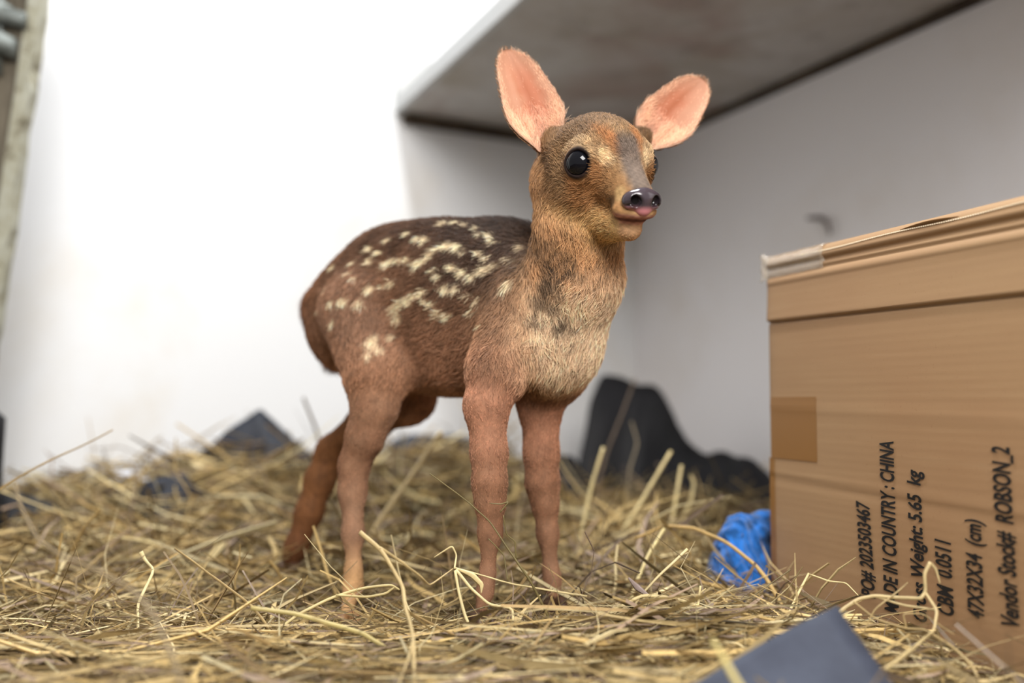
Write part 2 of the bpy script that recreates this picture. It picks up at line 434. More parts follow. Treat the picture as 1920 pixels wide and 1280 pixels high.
# black shipping print, reading upwards
def print_line(txt, u0, v0, u1, v1, ucap, shear=0.16, bold=0.026):
    """text whose baseline runs from (u0,v0) up to (u1,v1); capitals reach ucap at the upper end"""
    t0, z0 = face_pt(u0, v0); t1, z1 = face_pt(u1, v1); tc, zc = face_pt(ucap, v1)
    cu = bpy.data.curves.new('printed_text', 'FONT'); cu.body = txt; cu.size = 1.0; cu.shear = shear; cu.offset = bold; cu.resolution_u = 3
    ob = bpy.data.objects.new('tmp', cu); COL.objects.link(ob)
    dg = bpy.context.evaluated_depsgraph_get(); me = bpy.data.meshes.new_from_object(ob.evaluated_get(dg))
    co = np.zeros(len(me.vertices) * 3); me.vertices.foreach_get('co', co); co = co.reshape(-1, 3)
    x0, x1 = co[:, 0].min(), co[:, 0].max(); cap = 0.70
    out = []
    for p in co:
        s = (p[0] - x0) / (x1 - x0); hgt = p[1] / cap * (t1 - tc) * 1.12
        t = t0 + (t1 - t0) * s - hgt; z = z0 + (z1 - z0) * s
        out.append(on_face(t, z, 0.0008))
    me.vertices.foreach_set('co', np.array(out).ravel()); me.materials.append(M_print); me.update()
    bpy.data.objects.remove(ob); bpy.data.curves.remove(cu)
    o = link(bpy.data.objects.new('printed_text', me), box); o['label'] = 'black printed line of shipping text'
    return o
print_line('PO# 2023503467', 1644, 1122, 1636, 941, 1614)
print_line('MADE IN COUNTRY : CHINA', 1688, 1152, 1683, 827, 1660)
print_line('Gross Weight: 5.65  kg', 1741, 1168, 1733, 881, 1711)
print_line('CBM  0.0511', 1792, 1156, 1789, 1014, 1763)
print_line('47X32X34  (cm)', 1849, 1162, 1846, 975, 1820)
print_line('Vendor Stock#  ROBSON_2', 1915, 1178, 1900, 838, 1871)

# ------------------------------------------------------------------ cloths
def noise3(p, seed=0, octaves=3, scale=1.0):
    """cheap smooth pseudo noise from sines"""
    r = np.random.default_rng(seed); p = np.asarray(p) * scale; out = np.zeros(p.shape[:-1]); a = 1.0
    for o_ in range(octaves):
        for k in range(3):
            d = r.standard_normal(p.shape[-1]) * (2 ** o_); out += a * np.sin(p @ d + r.uniform(0, 6.28))
        a *= 0.55
    return out / 3.2

def heap(name, ridge, width, z0, mat, seed, amp=0.012, n_across=22, n_along=60, sharp=1.5, fine=0.0):
    """crumpled cloth heap: a ridge line given as points, falling off to both sides"""
    R = np.array(ridge); s = np.linspace(0, 1, len(R)); S = np.linspace(0, 1, n_along)
    line = np.stack([np.interp(S, s, R[:, k]) for k in range(3)], 1)
    for _ in range(2): line[1:-1] = 0.25 * line[:-2] + 0.5 * line[1:-1] + 0.25 * line[2:]
    d = np.gradient(line[:, :2], axis=0); d /= np.linalg.norm(d, axis=1)[:, None] + 1e-9
    nn = np.stack([-d[:, 1], d[:, 0]], 1); nn[:] = nn.mean(0) / np.linalg.norm(nn.mean(0))
    W = np.interp(S, np.linspace(0, 1, len(width)), width)
    V = []
    for i in range(n_along):
        for j in range(n_across):
            q = -1 + 2 * j / (n_across - 1); fall = max(0.0, 1 - abs(q) ** sharp)
            z = z0 + (line[i, 2] - z0) * fall
            V.append([line[i, 0] + nn[i, 0] * W[i] * q, line[i, 1] + nn[i, 1] * W[i] * q, z])
    V = np.array(V)
    fallz = np.clip((V[:, 2] - z0) / 0.05, 0.1, 1)
    V[:, 2] += amp * noise3(V, seed, 3, 22) * fallz
    V[:, 0] += amp * 0.8 * noise3(V, seed + 1, 3, 26) * fallz; V[:, 1] += amp * 0.8 * noise3(V, seed + 2, 3, 26) * fallz
    if fine: V += fine * np.stack([noise3(V, seed + 5 + k, 3, 110) for k in range(3)], 1)
    V[:, 2] = np.maximum(V[:, 2], FLOOR + 0.002)
    F = [(i * n_across + j, (i + 1) * n_across + j, (i + 1) * n_across + j + 1, i * n_across + j + 1) for i in range(n_along - 1) for j in range(n_across - 1)]
    o = fix_normals(mesh_obj(name, V, F, mat))
    so = o.modifiers.new('thick', 'SOLIDIFY'); so.thickness = 0.003; so.offset = -1
    return o

tag(heap('black_cloth', [P(1098, 880, 1.93), P(1102, 770, 1.93), P(1125, 692, 1.95), P(1165, 700, 1.97), P(1195, 716, 1.98), P(1232, 716, 1.97), P(1262, 775, 1.93), P(1290, 832, 1.88), P(1325, 848, 1.83),
     P(1385, 850, 1.75), P(1422, 872, 1.70), P(1470, 905, 1.66)], [0.05, 0.07, 0.1, 0.1, 0.1, 0.1, 0.1, 0.1, 0.1], -0.03, M_black, 3, 0.006),
    'rumpled black cloth heaped in the wall corner behind the fawn', 'cloth')
tag(heap('black_cloth', [P(990, 880, 1.70), P(1045, 852, 1.70), P(1075, 854, 1.70), P(1108, 900, 1.70)], [0.04, 0.05, 0.04], -0.03, M_black, 8, 0.004, 16, 30),
    'small low fold of black cloth showing between the front legs and the heap', 'cloth')
tag(heap('dark_blue_cloth', [P(345, 880, 1.60), P(420, 815, 1.62), P(494, 752, 1.64), P(530, 782, 1.64), P(560, 818, 1.63), P(590, 850, 1.62)], [0.05, 0.09, 0.12, 0.08, 0.05], -0.03, M_navy, 12, 0.009, sharp=1.0),
    'dark blue grey cloth peaking out of the hay mound by the white wall', 'cloth')
tag(heap('black_cloth', [P(250, 940, 1.44), P(280, 892, 1.42), P(345, 882, 1.43), P(400, 940, 1.46)], [0.015, 0.03, 0.015], -0.02, M_navy, 15, 0.003, 14, 26),
    'flat dark cloth fold lying in front of the hay mound', 'cloth')
tag(heap('dark_cloth', [P(700, 850, 1.80), P(750, 812, 1.81), P(820, 806, 1.82), P(880, 815, 1.82), P(960, 850, 1.82)], [0.04, 0.06, 0.06, 0.04], -0.02, M_navy, 17, 0.005, 14, 30),
    'dark cloth edge on the hay seen under the belly of the fawn', 'cloth')
tag(heap('black_cloth', [P(-60, 940, 1.36), P(0, 915, 1.36), P(50, 918, 1.37), P(115, 948, 1.38)], [0.015, 0.03, 0.015], -0.02, M_black, 19, 0.003, 12, 24),
    'black cloth edge in the hay below the wooden door', 'cloth')
tag(heap('blue_cloth', [P(1342, 1110, 1.055), P(1346, 1070, 1.055), P(1360, 1000, 1.065), P(1384, 972, 1.075), P(1428, 958, 1.09), P(1470, 985, 1.12)], [0.02, 0.03, 0.035, 0.035, 0.03], -0.03, M_blue, 23, 0.006, 40, 70, 2.2, 0.005),
    'bright blue fleecy cloth bunched in the hay behind the carton edge', 'cloth')
tag(heap('white_scrap', [P(205, 895, 1.56), P(222, 874, 1.56), P(262, 876, 1.57), P(285, 900, 1.57)], [0.02, 0.03, 0.02], 0.0, M_whitebit, 29, 0.003, 10, 18),
    'scrap of white plastic in the hay against the white wall', 'plastic')
# black rubber boot tip showing past the frame edge under the door
BB = []
bc = P(-30, 800, 1.3)
for i in range(13):
    t = i / 12; z = FLOOR + 0.001 + (bc[2] + 0.03 - FLOOR - 0.001) * t; r = 0.026 * (1 - 0.15 * math.sin(3 * t)) * (1 if t < 0.9 else math.sqrt(max(0.05, 1 - ((t - 0.9) / 0.1) ** 2)))
    for k in range(16): a = 2 * math.pi * k / 16; BB.append((bc[0] + r * math.cos(a), bc[1] + 1.3 * r * math.sin(a), z))
BF = [(i * 16 + k, i * 16 + (k + 1) % 16, i * 16 + 16 + (k + 1) % 16, i * 16 + 16 + k) for i in range(12) for k in range(16)] + [tuple(range(16))[::-1], tuple(range(192, 208))]
tag(mesh_obj('black_post', BB, BF, M_black), 'rounded black rubber post standing beside the wooden door', 'post')
# slate sheet corner poking up in front of the carton
V, F = [], []; NA = 16
ap = P(1570, 1135, 0.66); bl = P(1165, 1330, 0.60); br = P(1725, 1300, 0.60)
br[2] -= 0.02
for i in range(NA + 1):
    for j in range(NA + 1):
        s, t = i / NA, j / NA
        p = ap + (bl - ap) * s * 1.25 + (br - ap) * t * 1.25
        q = 4 * s * t
        p = p + np.array([0.0, -0.06 * (s + t) ** 1.5 * 0.5 + 0.03 * q, -0.02 * q + 0.02 * q])
        p[1] += 0.0035 * math.sin(7 * s + 3 * t) + 0.002 * math.sin(12 * t)
        V.append(p)
F = [(i * (NA + 1) + j, (i + 1) * (NA + 1) + j, (i + 1) * (NA + 1) + j + 1, i * (NA + 1) + j + 1) for i in range(NA) for j in range(NA)]
V = np.array(V); V[:, 2] = np.maximum(V[:, 2], FLOOR + 0.006)
o = mesh_obj('slate_cloth', V, F, M_slate); so = o.modifiers.new('thick', 'SOLIDIFY'); so.thickness = 0.003
tag(o, 'slate blue sheet with its corner pointing up in front of the carton', 'cloth')

# ------------------------------------------------------------------ fawn: implicit body, one continuous surface
HS = 1.1
def head_basis(y, pt, r):
    fw = np.array([math.sin(y), -math.cos(y), 0]); lf = np.array([math.cos(y), math.sin(y), 0]); up = np.array([0, 0, 1.0])
    fw2 = math.cos(pt) * fw + math.sin(pt) * up; up2 = math.cos(pt) * up - math.sin(pt) * fw
    lf2 = math.cos(r) * lf + math.sin(r) * up2; up3 = math.cos(r) * up2 - math.sin(r) * lf
    return np.stack([lf2, fw2, up3], 1)
HB = head_basis(math.radians(23.5), math.radians(-18), math.radians(3.5))
HO = np.array([0.0800, 0.850, 0.383])
def HL(x, y, z): return HO + HB @ (np.array([x, y, z]) * 0.01 * HS)
def to_head(p): return (np.asarray(p) - HO) @ HB / (0.01 * HS)
fwd, hup, hleft = HB[:, 1], HB[:, 2], HB[:, 0]
AX = np.array([0.735, -0.678, 0.0]); LAT = np.array([-0.678, -0.735, 0.0]); UP = np.array([0, 0, 1.0])   # body axis, its right side
BB3 = np.stack([AX, LAT, UP], 1)

PR = []   # primitives: (type, data, k, flow, tag)
def cone(a, b, ra, rb, k, tag_, flow=None):
    a, b = np.array(a), np.array(b)
    fl = (b - a) / np.linalg.norm(b - a) if flow is None else np.array(flow)
    PR.append(('c', (a, b, ra, rb), k, fl, tag_))
def ell(c, B, r, k, tag_, flow): PR.append(('e', (np.array(c), B, np.array(r)), k, np.array(flow), tag_))
def cut(c, B, r, k): PR.append(('x', (np.array(c), B, np.array(r)), k, None, None))
def cutc(a, b, ra, rb, k): PR.append(('y', (np.array(a), np.array(b), ra, rb), k, None, None))
def px(n, d): return n * d / FPX
bk = -AX * 0.9 + np.array([0, 0, -0.45])
# trunk
ell(P(985, 620, 0.965), BB3, (0.060, 0.050, 0.066), 0.03, 'trunk', bk)
ell(P(880, 578, 1.005), BB3, (0.100, 0.058, 0.087), 0.03, 'trunk', bk)
ell(P(795, 572, 1.045), BB3, (0.095, 0.060, 0.089), 0.03, 'trunk', bk)
ell(P(725, 562, 1.08), BB3, (0.072, 0.057, 0.076), 0.03, 'trunk', bk)
ell(P(658, 598, 1.105), BB3, (0.052, 0.048, 0.060), 0.026, 'trunk', (-AX * 0.5 + np.array([0, 0, -0.9])))
ell(P(960, 500, 0.985), BB3, (0.050, 0.034, 0.040), 0.035, 'trunk', bk)
# tail
cone(P(612, 575, 1.13), P(622, 662, 1.14), 0.020, 0.009, 0.022, 'tail')
# brisket, shoulders, upper fore legs
ell(P(1028, 645, 0.925), BB3, (0.036, 0.040, 0.042), 0.02, 'chest', (0.1, -0.2, -1))
cone(P(985, 575, 0.930), P(936, 690, 0.912), 0.036, 0.029, 0.006, 'shoulder', (-0.35, 0.2, -1))
cone(P(1075, 590, 0.965), P(1040, 690, 0.955), 0.032, 0.032, 0.016, 'shoulder')
def leg(pts, k, tag_):
    for (u0, v0, d0, w0), (u1, v1, d1, w1) in zip(pts[:-1], pts[1:]):
        cone(P(u0, v0, d0), P(u1, v1, d1), px(w0 * 0.86, d0), px(w1 * 0.86, d1), k, tag_)
leg([(934, 695, 0.912, 62), (912, 760, 0.90, 46), (917, 850, 0.895, 36), (918, 905, 0.893, 34), (919, 945, 0.893, 29), (919, 1000, 0.893, 23), (914, 1075, 0.892, 14), (910, 1108, 0.892, 15), (903, 1140, 0.888, 13)], 0.010, 'foreleg')
leg([(1040, 690, 0.955, 62), (1013, 760, 0.965, 45), (1015, 850, 0.965, 35), (1017, 905, 0.965, 33.5), (1022, 945, 0.965, 26), (1027, 1000, 0.965, 21), (1033, 1070, 0.965, 14), (1036, 1092, 0.963, 14.5), (1038, 1115, 0.96, 13)], 0.010, 'foreleg')
# hind legs
cone(P(690, 590, 1.045), P(708, 700, 1.005), 0.048, 0.034, 0.022, 'thigh', (-0.1, 0, -1))
leg([(708, 690, 1.005, 62), (702, 765, 0.995, 47), (684, 820, 0.995, 38), (664, 872, 1.0, 30), (661, 920, 0.997, 27), (662, 1000, 0.985, 21), (663, 1068, 0.975, 15), (662, 1098, 0.975, 17), (650, 1150, 0.965, 14)], 0.011, 'hindleg')
cone(P(745, 640, 1.115), P(762, 740, 1.11), 0.050, 0.033, 0.025, 'thigh', (0.1, 0, -1))
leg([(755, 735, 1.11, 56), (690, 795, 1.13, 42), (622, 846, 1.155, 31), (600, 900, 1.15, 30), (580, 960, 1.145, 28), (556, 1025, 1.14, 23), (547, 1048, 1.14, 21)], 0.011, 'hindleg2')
# neck
dn = np.array([-0.05, 0.05, -1.0])
cone(P(1020, 590, 0.945), P(1066, 520, 0.905), 0.050, 0.038, 0.022, 'neck', dn)
cone(P(1050, 640, 0.925), P(1082, 520, 0.895), 0.036, 0.034, 0.02, 'neck', dn)
cone(P(1080, 520, 0.90), P(1085, 430, 0.885), 0.0365, 0.0345, 0.018, 'neck', dn)
cone(P(1085, 430, 0.885), P(1074, 350, 0.885), 0.0345, 0.0315, 0.016, 'neck', dn)
ell(P(1058, 322, 0.895), HB, (0.023, 0.026, 0.036), 0.022, 'neck', dn)
# head (local centimetres)
back = -fwd * 0.9 + hup * 0.1
def hell(c, r, k, tag_, flow): ell(HL(*c), HB, np.array(r) * 0.01 * HS, k, tag_, flow)
def hcone(a, b, ra, rb, k, tag_, flow): cone(HL(*a), HL(*b), ra * 0.01 * HS, rb * 0.01 * HS, k, tag_, flow)
hell((0, -1.4, 1.5), (3.35, 3.9, 3.2), 0.012, 'head', back)
hell((0, 1.0, 1.7), (2.75, 2.6, 2.1), 0.012, 'head', back)
hcone((0, 1.6, 0.1), (0, 5.1, -1.35), 2.15, 1.22, 0.012, 'head', back)
hcone((0, 2.0, 1.55), (0, 5.5, -0.62), 1.25, 0.92, 0.012, 'head', back)
hcone((0, 0.0, -3.0), (0, 4.6, -3.35), 2.05, 1.0, 0.010, 'jaw', back - hup * 0.4)
for s in (-1, 1):
    hell((1.95 * s, -1.0, -0.8), (1.75, 2.9, 2.5), 0.012, 'head', back - hup * 0.5)
    hell((2.35 * s, 0.9, 1.0), (1.25, 1.9, 1.7), 0.008, 'head', back)
    hell((0.78 * s, 5.1, -1.95), (0.95, 1.2, 0.70), 0.006, 'lip', back)
    pass
hell((0, 5.5, -1.35), (1.1, 0.7, 0.9), 0.004, 'lip', back)
hell((0, 6.05, -2.05), (0.85, 0.55, 0.5), 0.004, 'lip', back)
cone(HL(-1.8, -2.4, 1.6), P(1030, 262, 0.890), 0.017, 0.010, 0.010, 'head', hup)
cone(HL(1.8, -2.4, 1.6), P(1212, 254, 0.932), 0.016, 0.009, 0.010, 'head', hup)
EYE_C = {s: np.array([2.70 * s, 1.15, 1.0]) for s in (-1, 1)}
EYE_G = {s: np.array([0.77 * s, 0.63, 0.10]) / np.linalg.norm([0.77, 0.63, 0.10]) for s in (-1, 1)}
ER = 1.20
for s in (-1, 1):
    hell(tuple(EYE_C[s]), (1.33, 1.33, 1.32), 0.004, 'lid', back)
for s in (-1, 1):
    c = EYE_C[s] + EYE_G[s] * 1.25
    cut(HL(*c), HB, np.array((1.08, 1.08, 1.02)) * 0.01 * HS, 0.0015)
# mouth line
mp = [(-1.75, 4.05, -2.52), (-1.35, 5.1, -2.70), (-0.8, 6.0, -2.66), (0, 6.45, -2.58), (0.8, 6.0, -2.66), (1.35, 5.1, -2.70), (1.75, 4.05, -2.52)]
for a_, b_ in zip(mp[:-1], mp[1:]): cutc(HL(*a_), HL(*b_), 0.0018, 0.0018, 0.0012)

def sd(pr, X):
    t, d = pr[0], pr[1]
    if t in 'cy':
        a, b, ra, rb = d; ab = b - a
        h = np.clip((X - a) @ ab / ab.dot(ab), 0, 1)
        return np.linalg.norm(X - a - h[..., None] * ab, axis=-1) - (ra + (rb - ra) * h)
    c, B, r = d; q = (X - c) @ B
    k0 = np.linalg.norm(q / r, axis=-1); k1 = np.linalg.norm(q / (r * r), axis=-1) + 1e-9
    return k0 * (k0 - 1.0) / k1
def smin(a, b, k):
    h = np.maximum(k - np.abs(a - b), 0) / k
    return np.minimum(a, b) - h * h * k * 0.25

def rect_mesh(prims, gx, gy, gz):
    D = np.full((len(gx), len(gy), len(gz)), 0.06, dtype=np.float32)
    for pr in prims:
        if pr[0] in 'cy': a, b, ra, rb = pr[1]; r = max(ra, rb); lo, hi = np.minimum(a, b) - r, np.maximum(a, b) + r
        else: c, B, rr = pr[1]; e = np.sqrt(((B * rr) ** 2).sum(1)); lo, hi = c - e, c + e
        mrg = pr[2] + 0.012
        sl = []
        for g, l_, h_ in zip((gx, gy, gz), lo - mrg, hi + mrg):
            i0, i1 = np.searchsorted(g, l_), np.searchsorted(g, h_); sl.append(slice(max(i0, 0), min(i1 + 1, len(g))))
        sl = tuple(sl)
        X = np.stack(np.meshgrid(gx[sl[0]], gy[sl[1]], gz[sl[2]], indexing='ij'), -1).astype(np.float32)
        if X.size == 0: continue
        d = sd(pr, X).astype(np.float32)
        if pr[0] in 'ce': D[sl] = smin(D[sl], d, pr[2])
        else: D[sl] = -smin(-D[sl], d, pr[2])
    S = D < 0
    nx, ny, nz = D.shape
    cnt = np.zeros((nx - 1, ny - 1, nz - 1), dtype=np.int8)
    for dx in (0, 1):
        for dy in (0, 1):
            for dz in (0, 1): cnt += S[dx:nx - 1 + dx, dy:ny - 1 + dy, dz:nz - 1 + dz]
    I = np.argwhere((cnt > 0) & (cnt < 8))
    cid = np.full(cnt.shape, -1, dtype=np.int32); cid[I[:, 0], I[:, 1], I[:, 2]] = np.arange(len(I))
    acc = np.zeros((len(I), 3)); num = np.zeros(len(I))
    G = (gx, gy, gz)
    cor = [(dx, dy, dz) for dx in (0, 1) for dy in (0, 1) for dz in (0, 1)]
    val = {c: D[I[:, 0] + c[0], I[:, 1] + c[1], I[:, 2] + c[2]] for c in cor}
    for c in cor:
        for ax in range(3):
            if c[ax]: continue
            e = list(c); e[ax] = 1; e = tuple(e)
            a, b = val[c], val[e]; m = (a < 0) != (b < 0)
            t = np.where(m, a / np.where(np.abs(a - b) < 1e-12, 1e-12, a - b), 0)
            for k in range(3):
                g0 = G[k][I[:, k] + c[k]]
                pos = g0 + (t * (G[k][I[:, k] + 1] - G[k][I[:, k]]) if k == ax else 0)
                acc[:, k] += np.where(m, pos, 0)
            num += m
    V = acc / num[:, None]
    Q = []
    for ax in range(3):
        sl0 = [slice(1, -1)] * 3; sl0[ax] = slice(0, -1); sl1 = [slice(1, -1)] * 3; sl1[ax] = slice(1, None)
        s0, s1 = S[tuple(sl0)], S[tuple(sl1)]
        E_ = np.argwhere(s0 != s1)
        if len(E_) == 0: continue
        inside0 = s0[E_[:, 0], E_[:, 1], E_[:, 2]]
        b_, c_ = [(1, 2), (2, 0), (0, 1)][ax]
        base_ = E_.copy(); base_[:, b_] += 1; base_[:, c_] += 1       # back to grid vertex indices
        def cell(db, dc):
            q = base_.copy(); q[:, b_] -= db; q[:, c_] -= dc; return cid[q[:, 0], q[:, 1], q[:, 2]]
        q = np.stack([cell(1, 1), cell(0, 1), cell(0, 0), cell(1, 0)], 1)
        q[~inside0] = q[~inside0][:, ::-1]
        Q.append(q)
    return V, np.concatenate(Q)

def relax(V, Q, it, lam):
    e = np.concatenate([Q[:, [0, 1]], Q[:, [1, 2]], Q[:, [2, 3]], Q[:, [3, 0]]]); e = np.concatenate([e, e[:, ::-1]])
    n = np.bincount(e[:, 0], minlength=len(V))[:, None] + 1e-9
    for _ in range(it):
        s = np.stack([np.bincount(e[:, 0], weights=V[e[:, 1], k], minlength=len(V)) for k in range(3)], 1) / n
        V = V + lam * (s - V)
    return V
def vnormals(V, Q):
    fn = np.cross(V[Q[:, 2]] - V[Q[:, 0]], V[Q[:, 3]] - V[Q[:, 1]]) if Q.shape[1] == 4 else np.cross(V[Q[:, 1]] - V[Q[:, 0]], V[Q[:, 2]] - V[Q[:, 0]])
    N = np.zeros_like(V)
    for k in range(3):
        for c in range(Q.shape[1]): N[:, k] += np.bincount(Q[:, c], weights=fn[:, k], minlength=len(V))
    return N / (np.linalg.norm(N, axis=1)[:, None] + 1e-12)

def axis_grid(lo, hi, flo, fhi, coarse, fine):
    out = [lo]
    while out[-1] < hi: out.append(out[-1] + (fine if flo <= out[-1] < fhi else coarse))
    return np.array(out)
hc = HL(0, 1.2, -0.2)
gx = axis_grid(-0.30, 0.165, hc[0] - 0.055, hc[0] + 0.065, 0.0028, 0.0012)
gy = axis_grid(0.755, 1.22, hc[1] - 0.07, hc[1] + 0.05, 0.0028, 0.0012)
gz = axis_grid(-0.04, 0.46, hc[2] - 0.06, hc[2] + 0.062, 0.0030, 0.0012)
BV, BQ = rect_mesh(PR, gx, gy, gz)
BV = relax(BV, BQ, 2, 0.4)
BNm = vnormals(BV, BQ)
TAGS = ['trunk', 'tail', 'chest', 'shoulder', 'foreleg', 'thigh', 'hindleg', 'hindleg2', 'neck', 'head', 'jaw', 'lip', 'lid']
ADD = [p for p in PR if p[0] in 'ce']
def weights(X):
    d = np.stack([sd(p, X) for p in ADD], 1); w = np.exp(-np.clip(d - d.min(1)[:, None], 0, 1) / 0.006); w /= w.sum(1)[:, None]
    flow = w @ np.stack([p[3] for p in ADD])
    tw = np.stack([w[:, [i for i, p in enumerate(ADD) if p[4] == t]].sum(1) for t in TAGS], 1)
    return tw, flow
BW, BFlow = weights(BV)

def sstep(a, b, x): t = np.clip((x - a) / (b - a), 0, 1); return t * t * (3 - 2 * t)
# spots: placed along the flank, stored as points of the coat, mirrored to the far side
SP_CROP = [(760,170,15),(630,210,17),(520,265,17),(575,290,15),(420,345,15),(515,350,18),(375,415,13),(425,440,13),(235,505,13),(250,610,14),(340,590,19),(430,610,15),
 (515,520,18),(585,525,15),(640,500,19),(275,380,16),(605,365,20),(640,340,20),(690,350,18),(740,345,20),(800,370,18),(830,350,18),(890,310,19),(930,270,19),(980,245,19),(1020,240,19),(1065,250,18),
 (1110,275,14),(1200,295,15),(1255,320,13),(820,205,14),(880,205,18),(970,120,14),(1000,105,13),(1065,105,13),(1125,120,13),(1190,140,14),(1230,175,13),(1270,200,13),(1310,215,14),
 (660,680,24),(675,730,18),(700,640,20),(740,600,20),(780,570,20),(830,545,20),(755,640,16),(900,640,16),(930,700,18),(870,640,13),(1000,730,15),(540,860,24),(580,900,22),(500,930,18),(555,830,18),
 (920,390,14),(940,440,14),(1030,385,18),(1100,420,20),(1150,440,20),(1205,420,18),(1260,400,16),(1310,370,16),(980,520,18),(1040,530,18),(1140,690,13),(1180,600,14),(1200,750,12),(1130,560,13),
 (1400,470,22),(1350,515,20),(1440,330,12),(1400,320,14),(1480,260,18),(640,830,14),(170,650,12),(260,730,13)]
SPOTS = []
vp = project(BV); facing = (BNm * (np.array([0, 0, CAMZ]) - BV)).sum(1) > 0
for (cx, cy, r) in SP_CROP:
    u, v_ = 540 + cx / 3.368, 380 + cy / 3.368
    m = facing & (np.hypot(vp[:, 0] - u, vp[:, 1] - v_) < 9)
    if not m.any(): continue
    i = np.flatnonzero(m)[np.argmin(BV[m, 1])]; p = BV[i]
    SPOTS.append((p, r / 3.368 * p[1] / FPX * 1.6))
    q = p - P(795, 572, 1.045); lq = q @ LAT
    if lq > 0.012: SPOTS.append((p - 2 * lq * LAT, r / 3.368 * p[1] / FPX * 1.6))

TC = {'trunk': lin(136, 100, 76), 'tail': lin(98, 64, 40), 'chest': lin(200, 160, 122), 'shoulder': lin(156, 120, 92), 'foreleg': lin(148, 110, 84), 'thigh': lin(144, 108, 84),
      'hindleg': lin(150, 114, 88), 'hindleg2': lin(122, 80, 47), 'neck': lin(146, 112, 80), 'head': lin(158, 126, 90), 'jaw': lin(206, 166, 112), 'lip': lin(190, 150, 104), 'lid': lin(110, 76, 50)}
TCm = np.array([TC[t] for t in TAGS])
spine_o = P(795, 572, 1.045)
def paint(X, Nn, tw, jitter):
    """coat colour at points X of the coat"""
    c = tw @ TCm
    def over(col, w):
        nonlocal c
        w = np.clip(w, 0, 1)[:, None]; c = c * (1 - w) + np.array(col) * w
    n1 = noise3(X, 51, 3, 60); n2 = noise3(X, 52, 3, 140); n3 = noise3(X, 53, 2, 320)
    T = {t: tw[:, i] for i, t in enumerate(TAGS)}
    s = (X - spine_o) @ AX; l = (X - spine_o) @ LAT; z = X[:, 2]
    body = T['trunk'] + T['tail'] + 0.7 * T['thigh'] + 0.25 * T['shoulder']
    ztop = 0.385 - 0.25 * np.clip(s - 0.06, 0, 1) - 1.2 * np.clip(-s - 0.14, 0, 1)
    dor = sstep(0.10, 0.018, ztop - z + 0.012 * n1)
    over(lin(74, 52, 38), body * dor * (0.55 + 0.4 * sstep(-0.12, 0.08, s)))
    over(lin(66, 50, 40), (body + 0.4 * T['neck']) * 0.8 * sstep(0.03, 0.11, s + 0.02 * n1) * sstep(0.26, 0.31, z) * sstep(-0.01, 0.02, (X - P(985, 500, 0.93)) @ np.array([-0.6, 0.75, 0.0]) + 0.02))
    over(lin(122, 80, 52), body * 0.65 * sstep(-0.06, -0.15, s) * sstep(0.20, 0.25, z))
    over(lin(96, 56, 32), T['tail'] * 0.6)
    under = sstep(0.285, 0.215, z + 0.008 * n1)
    over(lin(190, 142, 110), (T['trunk']) * under * 0.8)
    over(lin(196, 142, 104), T['thigh'] * sstep(0.27, 0.20, z) * 0.55)
    # spots
    sp = np.zeros(len(X))
    for p, r in SPOTS:
        d = X - p; m = np.abs(d).max(1) < 2.2 * r
        if m.any():
            dd = np.sqrt((d[m] ** 2).sum(1) - 0.45 * (d[m] @ AX) ** 2)
            sp[m] = np.maximum(sp[m], sstep(1.25 * r, 0.55 * r, dd + 0.0012 * n2[m]))
    over(lin(244, 222, 184), sp * 0.97 * np.clip(T['trunk'] + T['thigh'] + T['shoulder'] + T['tail'] + T['neck'] * 0.6 + T['chest'], 0, 1))
    # shoulder, neck and chest
    pr_ = project(X)
    nk = T['neck'] + T['chest'] + 0.6 * T['shoulder']
    front = (X - P(1040, 560, 0.93)) @ np.array([0.62, -0.78, 0])       # towards the throat side
    over(lin(196, 148, 104), nk * sstep(-0.005, 0.035, front + 0.006 * n1) * 0.85)
    over(lin(228, 198, 164), nk * sstep(0.0, 0.03, front + 0.006 * n2) * sstep(0.32, 0.27, z + 0.01 * n1) * 0.95)
    over(lin(88, 70, 54), T['neck'] * sstep(0.014, -0.025, front + 0.006 * n1) * 0.9)
    for (u, v_, d_, r, a_) in ((1055, 485, 0.86, 0.013, 0.75), (1045, 515, 0.86, 0.014, 0.8), (1072, 500, 0.855, 0.010, 0.6), (1062, 548, 0.865, 0.009, 0.7), (1058, 600, 0.862, 0.008, 0.75), (1018, 556, 0.875, 0.012, 0.6), (1005, 592, 0.875, 0.009, 0.7), (985, 470, 0.9, 0.02, 0.4),
                               (1035, 455, 0.86, 0.016, 0.5)):
        p = P(u, v_, d_); d = np.hypot(*(((pr_ - np.array([u, v_])) * d_ / FPX)).T) + 6 * np.maximum(0, np.abs(X[:, 1] - d_) - 0.045)
        over(lin(52, 40, 32), nk * a_ * sstep(1.3 * r, 0.3 * r, d + 0.006 * n2 + 0.004 * n3))
    # legs
    over(lin(140, 80, 46), (T['foreleg'] + T['hindleg']) * sstep(0.02, -0.02, X @ np.array([0.5, -0.8, 0]) * 0 + 0.02 * n1) * 0.25)
    over(lin(206, 162, 112), T['hindleg'] * sstep(0.06, 0.015, z) * 0.8)
    over(lin(205, 142, 112), T['foreleg'] * sstep(0.10, 0.17, z) * 0.35)
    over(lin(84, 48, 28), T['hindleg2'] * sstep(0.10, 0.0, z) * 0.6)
    # head markings in head coordinates
    h = to_head(X); hx, hy, hz = h[:, 0], h[:, 1], h[:, 2]; ax_ = np.abs(hx)
    hd = T['head'] + T['jaw'] + T['lip'] + T['lid']
    crown = sstep(1.6, 3.4, hz + 0.4 * n2) * sstep(2.2, 0.2, hy)
    over(lin(118, 92, 68), hd * crown * (0.75 + 0.3 * n3))
    over(lin(104, 78, 54), hd * sstep(-1.0, -3.2, hy) * 0.6)
